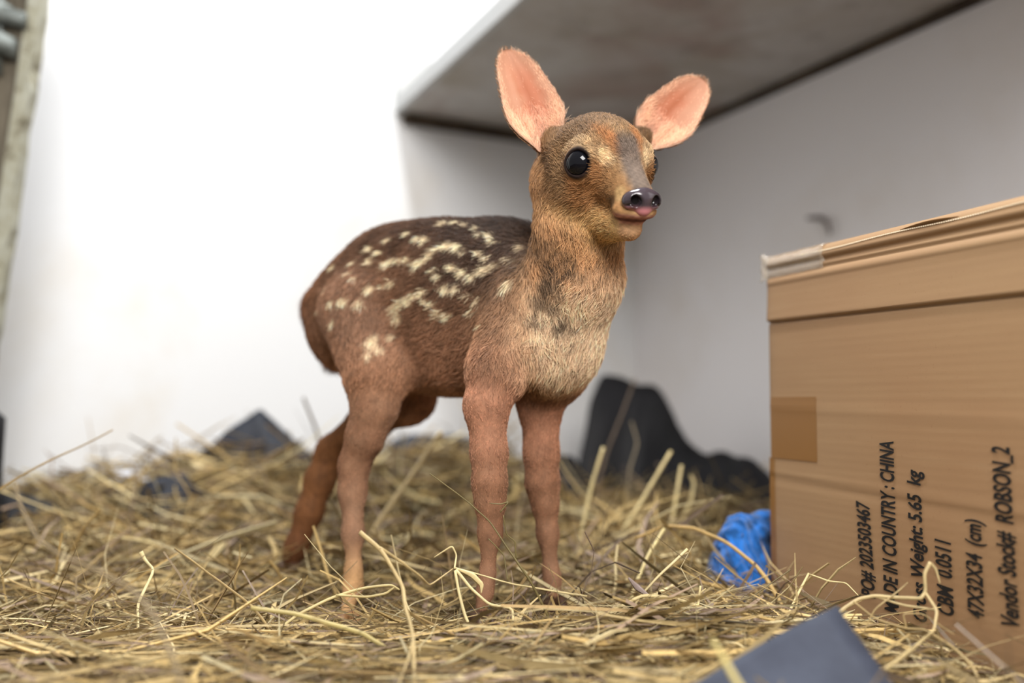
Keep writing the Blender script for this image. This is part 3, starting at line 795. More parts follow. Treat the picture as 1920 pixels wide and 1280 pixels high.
    over(lin(176, 106, 52), hd * sstep(0.9, 0.2, np.abs(ax_ - 0.55 - 0.45 * (hz - 1.6))) * sstep(1.6, 2.4, hz) * sstep(4.2, 3.2, hz) * sstep(0.0, 1.2, hy) * 0.5)
    over(lin(172, 118, 70), hd * sstep(2.6, 1.2, np.hypot(ax_ - 2.6, hz + 0.6)) * sstep(0, 1.5, hy) * 0.6)
    bridge = sstep(1.25, 0.55, ax_ + 0.12 * n2) * sstep(2.2, 3.4, hy) * sstep(-1.6, -0.6, hz)
    over(lin(112, 98, 88), hd * bridge * 0.95)
    over(lin(150, 118, 82), hd * sstep(0.7, 0.1, np.abs(ax_ - 1.5)) * sstep(2.6, 3.4, hy) * sstep(-2.0, -0.8, hz) * 0.5)
    over(lin(222, 192, 150), hd * sstep(0.75, 0.30, np.hypot((ax_ - 1.62) * 1.25, (hz - 1.75) * 0.8)) * sstep(1.2, 1.9, hy) * 0.9)
    over(lin(212, 182, 140), hd * sstep(0.38, 0.10, np.abs(np.linalg.norm(np.stack([ax_, hy, hz], 1) - np.array([2.62, 1.15, 1.0]), axis=1) - 1.75)) * sstep(1.2, 1.9, hz) * 0.5)
    over(lin(98, 74, 50), hd * sstep(1.0, 0.3, np.hypot(hy - 4.2, hz + 1.6)) * sstep(0.8, 1.2, ax_) * 0.9)
    over(lin(216, 178, 124), hd * sstep(0.75, 0.3, np.hypot(hy - 5.1, hz + 0.75)) * sstep(0.7, 1.0, ax_) * 0.85)
    over(lin(214, 176, 122), hd * sstep(-1.6, -2.8, hz + 0.25 * n2 + 0.12 * hy) * 0.85)
    over(lin(196, 134, 124), hd * sstep(-2.0, -2.35, hz) * sstep(-3.15, -2.85, hz) * sstep(4.3, 5.3, hy) * 0.8)
    over(lin(20, 15, 16), hd * sstep(6.0, 6.15, hy) * sstep(-1.85, -1.7, hz) * sstep(-0.35, -0.6, hz))
    over(lin(84, 44, 44), hd * sstep(0.22, 0.06, np.abs(hz + 2.62)) * sstep(3.8, 4.4, hy) * 0.85)
    over(lin(176, 130, 104), hd * sstep(-2.8, -3.2, hz) * sstep(4.2, 5.2, hy) * 0.6)
    ed = np.linalg.norm(np.stack([ax_, hy, hz], 1) - (np.array([2.62, 1.15, 1.0]) + np.array([0.77, 0.63, 0.1]) * 0.75), axis=1)
    over(lin(40, 28, 24), hd * sstep(1.42, 1.12, ed))
    over(lin(60, 42, 32), hd * sstep(0.5, 0.1, np.hypot(hy - 2.35, hz - 0.5)) * sstep(1.6, 2.0, ax_) * 0.8)
    n4 = noise3(X, 54, 2, 900)
    c = c * (1 + 0.14 * n2 + 0.10 * n1 + 0.12 * n3 + 0.26 * n4 * (1 - 0.6 * T['foreleg'] - 0.6 * T['hindleg'] - 0.5 * sp))[:, None]
    if jitter is not None: c = c * jitter[:, None]
    return np.clip(c, 0.004, 1)

fawn = empty('fawn', (-0.06, 0.98, 0.0))
tag(fawn, 'spotted reddish brown fawn with large pink ears standing in the hay', 'fawn')
body = mesh_obj('body', BV, BQ, M_skin, fawn, True, paint(BV, BNm, BW, None) * 0.75)  # skin colour darkened to put shade into the gaps between hairs

# eyes
def uv_ball(c, B, r, nu=32, nv=20):
    V = []
    for i in range(nv + 1):
        th = math.pi * i / nv
        for k in range(nu):
            a = 2 * math.pi * k / nu; V.append(c + B @ (np.array([math.sin(th) * math.cos(a), math.sin(th) * math.sin(a), math.cos(th)]) * r))
    return np.array(V), [(i * nu + k, (i + 1) * nu + k, (i + 1) * nu + (k + 1) % nu, i * nu + (k + 1) % nu) for i in range(nv) for k in range(nu)]
for s in (-1, 1):
    V, F = uv_ball(HL(*EYE_C[s]), HB, np.array([ER, ER, ER]) * 0.01 * HS)
    mesh_obj('eye', V, F, M_eye, fawn)['label'] = 'large dark shining eye'
# nose pad with nostrils
keep = PR; PR = []
hell((0, 6.32, -1.02), (1.25, 0.66, 0.92), 0.004, 'nose', back)
for s in (-1, 1): hell((0.97 * s, 6.08, -1.12), (0.62, 0.62, 0.66), 0.004, 'nose', back)
hell((0, 6.38, -1.75), (0.62, 0.5, 0.5), 0.003, 'nose', back)
for s in (-1, 1):
    cut(HL(0.82 * s, 6.8, -1.08), HB @ np.array([[math.cos(s * 0.5), 0, math.sin(s * 0.5)], [0, 1, 0], [-math.sin(s * 0.5), 0, math.cos(s * 0.5)]]), np.array((0.40, 0.62, 0.46)) * 0.01 * HS, 0.0008)
    cutc(HL(0.97 * s, 6.7, -1.3), HL(1.47 * s, 6.3, -1.5), 0.0016, 0.0007, 0.0008)
nc = HL(0, 6.5, -1.1)
NV, NQ = rect_mesh(PR, *(np.arange(nc[k] - 0.026, nc[k] + 0.026, 0.0006) for k in range(3)))
PR = keep
NV = relax(NV, NQ, 3, 0.4)
h = to_head(NV); ncol = np.tile(np.array(lin(66, 56, 62)), (len(NV), 1))
w = sstep(-1.3, -1.9, h[:, 2])[:, None]; ncol = ncol * (1 - w) + np.array(lin(190, 122, 126)) * w
w = (sstep(0.75, 0.35, np.hypot((np.abs(h[:, 0]) - 0.85), h[:, 2] + 1.1)) * 0.75)[:, None]; ncol = ncol * (1 - w) + np.array(lin(24, 18, 20)) * w
mesh_obj('nose', NV, NQ, M_nose, fawn, True, ncol)['label'] = 'wet dark grey nose'

# ears
def ear(base_c, tip, across, facing_, prof_a, prof_b, cup, name='ear'):
    """cupped leaf with thickness; across points from the b margin to the a margin"""
    NS, NTt = 30, 20; base_c, tip = np.array(base_c), np.array(tip)
    ax_ = tip - base_c; Lh = np.linalg.norm(ax_); ax_ = ax_ / Lh
    ac = np.array(across); ac = ac - ax_ * ac.dot(ax_); ac /= np.linalg.norm(ac)
    nf = np.cross(ax_, ac); nf = nf if nf.dot(facing_) > 0 else -nf
    S = np.linspace(0, 1, len(prof_a)); inner = []
    for i in range(NS + 1):
        s = 1 - (1 - i / NS) ** 1.35
        rt = math.sqrt(max(0.0, 1 - (max(0, s - 0.72) / 0.28) ** 2)); wa, wb_ = np.interp(s, S, prof_a) * rt, np.interp(s, S, prof_b) * rt
        cp = cup * (1.15 - 0.75 * s) * math.sin(min(1, (1 - s) * 6 + 0.05) * math.pi / 2)
        for j in range(NTt + 1):
            t = -1 + 2 * j / NTt
            wv = wa if t > 0 else wb_
            rim = 0.0028 * sstep(0.75, 1.0, abs(t)) * (1 - s)
            fold = 0.0022 * math.exp(-((t + 0.25) / 0.14) ** 2) * math.sin(math.pi * min(1, s * 1.1)) + 0.0016 * math.exp(-((t - 0.3) / 0.12) ** 2) * math.sin(math.pi * s)
            inner.append(base_c + ax_ * s * Lh + ac * wv * t * (1 - 0.06 * abs(t)) + nf * (cp * abs(t) ** 1.8 - cp * 0.5 + fold - rim) - nf * 0.006 * s * s)
    inner = np.array(inner)
    W = NTt + 1
    Q = np.array([(i * W + j, i * W + j + 1, (i + 1) * W + j + 1, (i + 1) * W + j) for i in range(NS) for j in range(NTt)])
    N = vnormals(inner, Q)
    if (N @ nf).mean() < 0: Q = Q[:, ::-1]; N = -N
    ii = np.repeat(np.arange(NS + 1), W); jj = np.tile(np.arange(W), NS + 1)
    edge = np.minimum(np.minimum(jj, W - 1 - jj) / 5.0, (NS - ii) / 5.0); th = 0.0016 * np.clip(edge, 0.05, 1)[:, None]
    outer = inner - N * th - N * 0.0002
    Vv = np.concatenate([inner, outer]); n0 = len(inner)
    loop = [(i, 0) for i in range(NS + 1)] + [(NS, j) for j in range(1, W)] + [(i, W - 1) for i in range(NS - 1, -1, -1)]
    li = [a * W + b for a, b in loop]
    R_ = np.array([(li[k], li[k + 1], n0 + li[k + 1], n0 + li[k]) for k in range(len(li) - 1)])
    QQ = np.concatenate([Q, Q[:, ::-1] + n0, R_])
    s_ = 1 - (1 - ii / NS) ** 1.35; t_ = -1 + 2 * jj / NTt
    col = np.tile(np.array(lin(206, 150, 120)), (n0, 1))
    def ov(cc, w): nonlocal col; w = np.clip(w, 0, 1)[:, None]; col = col * (1 - w) + np.array(cc) * w
    nz = noise3(inner, 77, 3, 130)
    ov(lin(192, 112, 78), sstep(0.75, 0.1, np.abs(t_ - 0.25) + 0.15 * nz) * sstep(0.1, 0.35, s_) * sstep(1.0, 0.6, s_) * 0.8)
    ov(lin(220, 172, 142), sstep(0.5, 0.95, np.abs(t_) + 0.1 * nz) * 0.55)
    ov(lin(222, 184, 156), sstep(0.30, 0.08, s_) * 0.6)
    ov(lin(150, 72, 50), sstep(0.4, 0.1, np.abs(t_ - 0.15)) * sstep(0.32, 0.12, s_) * 0.6)
    ov(lin(120, 84, 62), np.maximum(sstep(0.93, 0.99, np.abs(t_)), sstep(0.985, 1.0, s_)) * 0.5)
    oc = np.tile(np.array(lin(136, 96, 64)), (n0, 1))
    o = mesh_obj(name, Vv, QQ, M_ear, fawn, True, np.concatenate([col, oc])); o['label'] = 'large upright ear with pink inside'
    return inner, N, Q, col, nf, ax_, s_, t_, ac
EARS = []
pa = [0.016, 0.022, 0.0275, 0.030, 0.0290, 0.0255, 0.0195, 0.0115, 0.0]
d_r = 0.868
EARS.append(ear(P(1024, 276, 0.868), P(952, 86, 0.885), np.array([1, 0.30, 0.25]), np.array([-0.25, -1, 0.0]),
    [0.010, 0.0215, 0.0285, 0.0300, 0.0285, 0.0255, 0.0225, 0.0190, 0.0160], [0.014, 0.0235, 0.0290, 0.0290, 0.0265, 0.0235, 0.0205, 0.0175, 0.0150], 0.016))
EARS.append(ear(P(1208, 268, 0.910), P(1322, 143, 0.925), np.array([-0.7, 0.10, 0.7]), np.array([0.35, -1, -0.1]),
    [0.012, 0.0230, 0.0270, 0.0275, 0.0255, 0.0235, 0.0210, 0.0185, 0.0160], [0.014, 0.0230, 0.0285, 0.0295, 0.0280, 0.0250, 0.0220, 0.0190, 0.0165], 0.014))

# hooves: two toes each
def hoof(top_, toe_dir, size, col=M_hoof):
    V, F = [], []
    td = np.array([toe_dir[0], toe_dir[1], 0.0]); td /= np.linalg.norm(td); sd_ = np.array([-td[1], td[0], 0])
    for sgn in (-1, 1):
        k0 = len(V); NR = 10
        for (h_, f_, a_, b_) in ((0.0, 0.0, 0.55, 0.75), (-0.5, 0.10, 0.62, 0.95), (-1.0, 0.28, 0.62, 1.15), (-1.35, 0.42, 0.55, 1.2)):
            for k in range(NR):
                t = 2 * math.pi * k / NR
                x = math.cos(t); x = x * b_ + (0.25 * b_ * x if x > 0 else 0)
                V.append(top_ + sd_ * size * (sgn * 0.6 + a_ * math.sin(t)) + td * size * (f_ + x) + UP * size * h_)
        for i in range(3):
            for k in range(NR): F.append((k0 + i * NR + k, k0 + i * NR + (k + 1) % NR, k0 + (i + 1) * NR + (k + 1) % NR, k0 + (i + 1) * NR + k))
        F += [tuple(range(k0, k0 + NR)), tuple(range(k0 + 3 * NR, k0 + 4 * NR))[::-1]]
    return fix_normals(mesh_obj('hoof', V, F, col, fawn))
M_hoof2 = NT('pale_fawn_hoof').set(lin(150, 112, 74), 0.5, 0.4)
hoof(P(903, 1143, 0.886), (0.4, -0.9), 0.0095); hoof(P(1038, 1117, 0.958), (0.4, -0.9), 0.0095)
hoof(P(652, 1148, 0.965), (0.3, -0.9), 0.010, M_hoof2); hoof(P(543, 1052, 1.137), (-0.1, -0.9), 0.0115)

# fur
def sample_roots(V, Q, n, dens):
    T3 = np.concatenate([Q[:, [0, 1, 2]], Q[:, [0, 2, 3]]])
    ar = np.linalg.norm(np.cross(V[T3[:, 1]] - V[T3[:, 0]], V[T3[:, 2]] - V[T3[:, 0]]), axis=1) * dens[T3].mean(1)
    cs = np.cumsum(ar); k = np.searchsorted(cs, rng.uniform(0, cs[-1], n)); k = np.clip(k, 0, len(T3) - 1)
    a, b = rng.uniform(size=n), rng.uniform(size=n); fl = a + b > 1; a[fl], b[fl] = 1 - a[fl], 1 - b[fl]
    w = np.stack([1 - a - b, a, b], 1); return T3[k], w
def interp(A_, tri, w): return (A_[tri] * w[..., None]).sum(1) if A_.ndim == 2 else (A_[tri] * w).sum(1)
tagi = {t: i for i, t in enumerate(TAGS)}
h = to_head(BV); ax_ = np.abs(h[:, 0])
LENS = np.array([{'trunk': 9, 'tail': 22, 'chest': 17, 'shoulder': 10, 'foreleg': 3.4, 'thigh': 9, 'hindleg': 3.4, 'hindleg2': 3.4, 'neck': 11, 'head': 6.0, 'jaw': 8.0, 'lip': 1.2, 'lid': 1.5}[t] for t in TAGS]) * 0.001
flen = BW @ LENS
hdw = BW[:, [tagi['head'], tagi['jaw'], tagi['lip'], tagi['lid']]].sum(1)
muzz = sstep(2.0, 5.0, h[:, 1]) * hdw
flen = flen * (1 - 0.72 * muzz)
flen *= 0.55 + 0.45 * sstep(0.05, 0.15, BV[:, 2])
dens = 1.0 + 2.2 * hdw + 0.5 * (BV[:, 0] > 0.0)
eyed = np.minimum(*[np.linalg.norm(h - (EYE_C[s] + EYE_G[s] * 0.75), axis=1) for s in (-1, 1)])
nofur = (eyed < 1.42) & (hdw > 0.4) | ((h[:, 1] > 5.6) & (h[:, 2] > -2.3) & (ax_ < 1.3)) & (hdw > 0.4) | ((h[:, 2] < -1.95) & (h[:, 2] > -3.2) & (h[:, 1] > 4.9) & (hdw > 0.4))
dens = np.where(nofur, 0.0, dens); dens[BV[:, 2] < -0.01] = 0
NH = 230000
tri, w = sample_roots(BV, BQ, NH, dens)
R = interp(BV, tri, w); Nr = interp(BNm, tri, w); Nr /= np.linalg.norm(Nr, axis=1)[:, None]
Fl = interp(BFlow, tri, w); Wt = interp(BW, tri, w); Ln = interp(flen, tri, w)
col_r = paint(R, Nr, Wt, rng.normal(1.0, 0.24, NH).clip(0.45, 1.7))
def grow(R, Nr, Fl, Ln, lift, curl, rad, npt=5):
    n = len(R)
    tang = Fl - Nr * (Fl * Nr).sum(1)[:, None]; tang /= np.linalg.norm(tang, axis=1)[:, None] + 1e-9
    cl = np.stack([noise3(R, 91 + k, 3, 110) for k in range(3)], 1)
    tang = tang + 0.45 * cl + curl * rng.standard_normal((n, 3)); tang -= Nr * (tang * Nr).sum(1)[:, None]
    tang /= np.linalg.norm(tang, axis=1)[:, None] + 1e-9
    li = np.clip(lift + 0.12 * rng.standard_normal(n), 0.08, 1.2)[:, None]
    Ln = (Ln * rng.uniform(0.6, 1.25, n))[:, None]
    pts = np.zeros((n, npt, 3))
    for k in range(npt):
        t = k / (npt - 1)
        pts[:, k] = R - Nr * 0.0004 + tang * Ln * t + Nr * Ln * li * (t - 0.55 * t * t)
    return pts
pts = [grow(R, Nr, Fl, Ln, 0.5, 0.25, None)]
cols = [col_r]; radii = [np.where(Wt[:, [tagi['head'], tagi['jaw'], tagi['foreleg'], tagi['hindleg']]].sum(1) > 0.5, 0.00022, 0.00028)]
# ear fur: pale hairs inside at the base and margin, short brown fringe on the rim
for (inner, N, Q, ecol, nf, ax_e, s_, t_, ac) in EARS:
    de = 0.06 + 3.0 * sstep(0.45, 0.1, s_) + 2.0 * sstep(0.6, 0.95, np.abs(t_))
    n = 4200; tr_, w_ = sample_roots(inner, Q, n, de)
    r_ = interp(inner, tr_, w_); n_ = interp(N, tr_, w_); tt = interp(t_, tr_, w_); ss = interp(s_, tr_, w_)
    fl_ = ax_e[None] * 0.9 + ac[None] * tt[:, None] * -0.15
    pts.append(grow(r_, n_, fl_, 0.004 + 0.010 * sstep(0.5, 0.05, ss), 0.35, 0.25, None))
    cols.append(np.array(lin(244, 216, 190)) * rng.normal(1, 0.1, n).clip(0.7, 1.2)[:, None] * (0.55 + 0.45 * interp(ecol, tr_, w_) / 0.6).clip(0, 1.1)); radii.append(np.full(n, 0.00013))
    tr_, w_ = sample_roots(inner - N * 0.0017, Q, n, np.ones(len(inner)))
    r_ = interp(inner - N * 0.0017, tr_, w_); n_ = -interp(N, tr_, w_)
    pts.append(grow(r_, n_, np.tile(ax_e, (n, 1)), np.full(n, 0.004), 0.35, 0.25, None))
    cols.append(np.array(lin(150, 108, 74)) * rng.normal(1, 0.15, n).clip(0.6, 1.4)[:, None]); radii.append(np.full(n, 0.00014))
pts = np.concatenate(pts); cols = np.concatenate(cols); radii = np.concatenate(radii)
hc_ = bpy.data.hair_curves.new('fur'); npt = pts.shape[1]
hc_.add_curves([npt] * len(pts))
hc_.points.foreach_set('position', pts.reshape(-1).astype(np.float32))
ra = hc_.attributes.get('radius') or hc_.attributes.new('radius', 'FLOAT', 'POINT')
ra.data.foreach_set('value', (radii[:, None] * np.array([1.0, 0.95, 0.8, 0.55, 0.15])[None]).astype(np.float32).ravel())
ca = hc_.attributes.new('col', 'FLOAT_COLOR', 'POINT')
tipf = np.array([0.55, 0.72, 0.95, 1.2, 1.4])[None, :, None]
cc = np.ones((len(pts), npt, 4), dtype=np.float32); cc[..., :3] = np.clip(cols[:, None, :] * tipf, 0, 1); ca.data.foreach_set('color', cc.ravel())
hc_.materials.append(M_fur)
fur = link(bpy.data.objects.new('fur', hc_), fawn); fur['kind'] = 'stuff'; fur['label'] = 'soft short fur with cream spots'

# ------------------------------------------------------------------ hay
def hay_h(x, y):
    x, y = np.asarray(x), np.asarray(y)
    g = lambda cx, cy, sx, sy, a: a * np.exp(-((x - cx) / sx) ** 2 - ((y - cy) / sy) ** 2)
    z = -0.014 + g(-0.40, 1.60, 0.26, 0.20, 0.094) + g(-0.08, 1.72, 0.17, 0.16, 0.090) + g(-0.75, 1.50, 0.3, 0.3, 0.035) + g(0.3, 1.55, 0.3, 0.2, 0.018) + g(0.16, 1.06, 0.10, 0.14, 0.012)
    z = z + g(0.15, 0.80, 0.25, 0.07, 0.014) - g(-0.15, 0.95, 0.10, 0.06, 0.016)
    q = np.stack([x, y], -1)
    return z + 0.006 * noise3(q, 41, 2, 14) + 0.003 * noise3(q, 42, 2, 45)
GX, GY = np.linspace(-1.25, 1.15, 120), np.linspace(0.25, 2.45, 110)
XX, YY = np.meshgrid(GX, GY, indexing='ij')
def inside_room(x, y, mrg=0.0):
    p = np.stack([x, y], -1); nB = np.array([0.5, -0.866]); nR = np.array([-0.9165, -0.40])
    return ((p - C) @ nB > mrg) & ((p - C) @ nR > mrg)
def in_box(x, y, mrg):
    d = np.stack([x, y], -1) - BO[:2]; t = d @ BT[:2]; n = d @ BN[:2]
    return (t > -mrg) & (t < BL + mrg) & (n < mrg) & (n > -BD - mrg)
ZZ = hay_h(XX, YY) - 0.012
V = np.stack([XX, YY, np.maximum(ZZ, FLOOR + 0.003)], -1).reshape(-1, 3)
idx = np.arange(len(V)).reshape(XX.shape)
Q = np.stack([idx[:-1, :-1], idx[1:, :-1], idx[1:, 1:], idx[:-1, 1:]], -1).reshape(-1, 4)
cen = V[Q].mean(1); ok = inside_room(cen[:, 0], cen[:, 1], 0.012) & ~in_box(cen[:, 0], cen[:, 1], -0.01)
used, inv = np.unique(Q[ok], return_inverse=True)
bedV, bedQ = V[used], inv.reshape(-1, 4)
HAYC = np.array([lin(214, 192, 140), lin(200, 176, 122), lin(178, 154, 104), lin(158, 134, 90), lin(120, 100, 68), lin(166, 146, 128), lin(226, 212, 168), lin(134, 116, 78)])
def strands(n, ysel, length, half, zoff, pitch_sd, rings=4, pal=None, yaw0=None):
    y = ysel(n); x = rng.uniform(-1, 1, n) * (0.56 * y + 0.10)
    L = length(n); yaw = rng.uniform(0, 2 * math.pi, n) if yaw0 is None else rng.normal(yaw0, 0.35, n)
    pit = rng.normal(0, pitch_sd, n); bend = rng.normal(0, 0.35, n); bendz = rng.normal(-0.15, 0.3, n)
    d0 = np.stack([np.cos(yaw) * np.cos(pit), np.sin(yaw) * np.cos(pit), np.sin(pit)], 1)
    sd_ = np.stack([-np.sin(yaw), np.cos(yaw), np.zeros(n)], 1)
    z = hay_h(x, y) + zoff(n) + np.abs(np.sin(pit)) * L * 0.42
    t = np.linspace(-0.5, 0.5, rings)
    kink = rng.normal(0, 0.25, (n, rings))
    pts = np.stack([x, y, z], 1)[:, None] + d0[:, None] * (t[None] * L[:, None])[..., None] + sd_[:, None] * ((t[None] ** 2 * bend[:, None] + 0.10 * kink) * L[:, None])[..., None]
    pts[..., 2] += (t[None] ** 2 * bendz[:, None]) * L[:, None]
    ok = inside_room(pts[..., 0], pts[..., 1], 0.01).all(1) & ~in_box(pts[..., 0], pts[..., 1], 0.004).any(1) & (pts[..., 1] > 0.42).all(1)
    for hx, hy, r in ((P(905, 1120, .89)[0], .89, .016), (P(1036, 1100, .963)[0], .963, .014), (P(655, 1110, .97)[0], .97, .016), (P(545, 1045, 1.138)[0], 1.138, .016)):
        ok &= ((np.hypot(pts[..., 0] - hx, pts[..., 1] - hy) > r) | (pts[..., 2] < -0.012)).all(1)
    pts = pts[ok]; n = len(pts); pts[..., 2] = np.maximum(pts[..., 2], FLOOR + 0.004)
    hw = half(n)
    tan = np.gradient(pts, axis=1); tan /= np.linalg.norm(tan, axis=2)[..., None] + 1e-9
    rd = rng.standard_normal((n, 1, 3)); s1 = np.cross(tan, rd); s1 /= np.linalg.norm(s1, axis=2)[..., None] + 1e-9
    s2 = np.cross(tan, s1)
    taper = np.ones(rings); taper[-1] = 0.35; taper[0] = 0.8
    ring = []
    for k in range(3):
        a = 2 * math.pi * k / 3
        ring.append(pts + (s1 * math.cos(a) + s2 * math.sin(a) * 0.45) * (hw[:, None] * taper)[..., None])
    Vv = np.stack(ring, 2)                                             # n, rings, 3, 3
    b0 = (np.arange(n) * rings * 3)[:, None, None]; r_ = np.arange(rings - 1)[None, :, None] * 3; k = np.arange(3)[None, None]
    k2 = (k + 1) % 3
    Qd = np.stack([b0 + r_ + k, b0 + r_ + k2, b0 + r_ + 3 + k2, b0 + r_ + 3 + k], -1).reshape(-1, 4)
    pal = HAYC if pal is None else pal
    cc = pal[rng.integers(0, len(pal), n)] * np.array([1.05, 1.0, 0.93]) * rng.normal(0.80, 0.26, n).clip(0.28, 1.3)[:, None]
    return Vv.reshape(-1, 3), Qd, np.repeat(cc, rings * 3, axis=0)
U = rng.uniform
sets = [
 strands(17000, lambda n: 0.45 + 0.85 * U(size=n) ** 0.9, lambda n: np.exp(rng.normal(math.log(0.055), 0.45, n)).clip(0.02, 0.16), lambda n: np.exp(rng.normal(math.log(0.0014), 0.45, n)), lambda n: rng.normal(-0.003, 0.006, n), 0.16),
 strands(14000, lambda n: 1.1 + 1.3 * U(size=n), lambda n: np.exp(rng.normal(math.log(0.08), 0.45, n)).clip(0.03, 0.2), lambda n: np.exp(rng.normal(math.log(0.0019), 0.45, n)), lambda n: rng.normal(0.0, 0.010, n), 0.25),
 strands(6000, lambda n: 0.45 + 0.75 * U(size=n), lambda n: np.exp(rng.normal(math.log(0.07), 0.5, n)).clip(0.02, 0.2), lambda n: np.exp(rng.normal(math.log(0.0004), 0.3, n)), lambda n: rng.normal(0.003, 0.005, n), 0.22, 5, HAYC * 0.8),
 strands(2600, lambda n: 0.47 + 0.35 * U(size=n), lambda n: np.exp(rng.normal(math.log(0.14), 0.35, n)).clip(0.06, 0.26), lambda n: np.exp(rng.normal(math.log(0.0015), 0.4, n)), lambda n: rng.normal(0.003, 0.005, n), 0.05, 5, HAYC, 0.1),
 strands(1500, lambda n: 0.85 + 1.1 * U(size=n), lambda n: np.exp(rng.normal(math.log(0.08), 0.35, n)).clip(0.04, 0.16), lambda n: np.exp(rng.normal(math.log(0.0012), 0.4, n)), lambda n: rng.normal(0.004, 0.006, n), 0.6, 5),
]
off = len(bedV); Vs, Qs, Cs = [bedV], [bedQ], [np.tile(np.array(lin(96, 80, 52)), (len(bedV), 1)) * (1 + 0.25 * noise3(bedV, 61, 3, 160))[:, None]]
for a_, b_, c_ in sets: Vs.append(a_); Qs.append(b_ + off); Cs.append(c_); off += len(a_)
hay = mesh_obj('hay_bedding', np.concatenate(Vs), np.concatenate(Qs), M_hay, None, False, np.clip(np.concatenate(Cs), 0, 1))
tag(hay, 'thick bed of loose dry golden hay covering the pen floor', 'hay', kind='stuff')

# single stalks that stand out of the bedding
def tube_mesh(path, wid, sides=6, flat=0.6):
    path = np.array(path); n = len(path); S = np.linspace(0, 1, n); m_ = max(10, n * 5); T = np.linspace(0, 1, m_)
    p = np.stack([np.interp(T, S, path[:, k]) for k in range(3)], 1); w = np.interp(T, np.linspace(0, 1, len(wid)), wid)
    for _ in range(1): p[1:-1] = 0.25 * p[:-2] + 0.5 * p[1:-1] + 0.25 * p[2:]
    p += 0.0004 * np.stack([noise3(p, 71 + k, 2, 90) for k in range(3)], 1)
    tan = np.gradient(p, axis=0); tan /= np.linalg.norm(tan, axis=1)[:, None]
    s1 = np.cross(tan, np.array([0.2, 1.0, 0.1])); s1 /= np.linalg.norm(s1, axis=1)[:, None] + 1e-9; s2 = np.cross(tan, s1)
    V = np.concatenate([np.stack([p[i] + (s1[i] * math.cos(2 * math.pi * k / sides) + s2[i] * flat * math.sin(2 * math.pi * k / sides)) * w[i] for k in range(sides)]) for i in range(m_)])
    F = [(i * sides + k, i * sides + (k + 1) % sides, (i + 1) * sides + (k + 1) % sides, (i + 1) * sides + k) for i in range(m_ - 1) for k in range(sides)]
    F += [tuple(range(sides))[::-1], tuple(range((m_ - 1) * sides, m_ * sides))]
    return V, F
def rooted(path):
    """lead the lower end of a stalk on, bending down, until it is stuck in the hay"""
    path = [np.array(p) for p in path]
    gap = lambda p: p[2] - float(hay_h(p[0], p[1]))
    flip = gap(path[0]) < gap(path[-1])
    if flip: path = path[::-1]
    t = path[-1] - path[-2]; t /= np.linalg.norm(t); k = 0
    while gap(path[-1]) > -0.010 and k < 30:
        t = t + np.array([0, 0, -0.28]); t /= np.linalg.norm(t)
        path.append(path[-1] + t * min(0.02, max(0.008, gap(path[-1]) + 0.011))); k += 1
    return path[::-1] if flip else path
def stalk(label, col, limbs, group=None, name='straw_stalk'):
    """limbs: list of (list of (u, v, y), half widths in mm, part name)"""
    col = np.array(lin(*col)); Vs, Fs, o0 = [], [], None
    for k, (pp, wid, nm) in enumerate(limbs):
        pts_ = [P(*q) for q in pp]
        if k == 0 and name == 'straw_stalk': pts_ = rooted(pts_)
        V, F = tube_mesh(pts_, [x_ * 0.001 for x_ in wid], 6, 0.25 if nm == 'leaf' else 0.6)
        o = mesh_obj(name if k == 0 else nm, V, F, M_straw, None, True, np.tile(col * (1 if nm != 'leaf' else 1.05), (len(V), 1)))
        if k == 0: o0 = o; tag(o, label, 'straw', group)
        else: o.parent = o0
    return o0
stalk('thick forked pale straw rising in front of the hind legs', (196, 172, 122),
  [([(675, 998, .80), (716, 1031, .79), (755, 1100, .775), (759, 1137, .76), (775, 1194, .72), (778, 1285, .68)], [2.2, 1.6, 1.9, 1.6, 1.6, 1.5], ''),
   ([(712, 1026, .79), (760, 1058, .80), (790, 1082, .81), (806, 1098, .82), (850, 1065, .83)], [1.4, 1.2, 1.0, .8, .5], 'branch'),
   ([(775, 1194, .72), (768, 1230, .70), (745, 1290, .67)], [1.0, 0.9, 0.8], 'branch')])
stalk('pale straw bent into an upside down V beside the front hoof', (226, 206, 152),
  [([(888, 1188, .83), (872, 1155, .835), (860, 1110, .84), (852, 1064, .845), (880, 1100, .84), (917, 1133, .835), (963, 1140, .83), (957, 1230, .80)], [1.4, 1.4, 1.3, 1.4, 1.2, 1.2, 1.2, 1.3], ''),
   ([(853, 1064, .845), (885, 1078, .845), (903, 1096, .845), (902, 1112, .845)], [.6, 2.6, 2.2, .4], 'leaf'),
   ([(853, 1064, .845), (960, 1095, .85), (1010, 1103, .86), (1100, 1118, .87)], [.6, .7, .9, 1.0], 'branch'),
   ([(852, 1066, .845), (856, 1040, .85), (848, 1022, .85), (814, 1045, .855)], [.9, .8, .8, .5], 'branch')])
stalk('long dark green twig leaning across the front legs', (116, 102, 62),
  [([(806, 888, .86), (878, 940, .855), (919, 977, .85), (947, 1021, .845), (975, 1060, .84), (996, 1090, .84), (1026, 1150, .84)], [.5, .6, .7, 1.0, 1.1, 1.1, 1.1], ''),
   ([(968, 1048, .845), (966, 1015, .845), (950, 1003, .845), (944, 965, .845)], [.8, .6, .6, .4], 'branch'),
   ([(916, 1010, .845), (945, 1040, .845), (952, 1090, .84)], [.4, .6, .6], 'branch'),
   ([(938, 960, .85), (955, 940, .85), (940, 945, .85), (918, 943, .85)], [.5, .8, .6, .3], 'branch')])
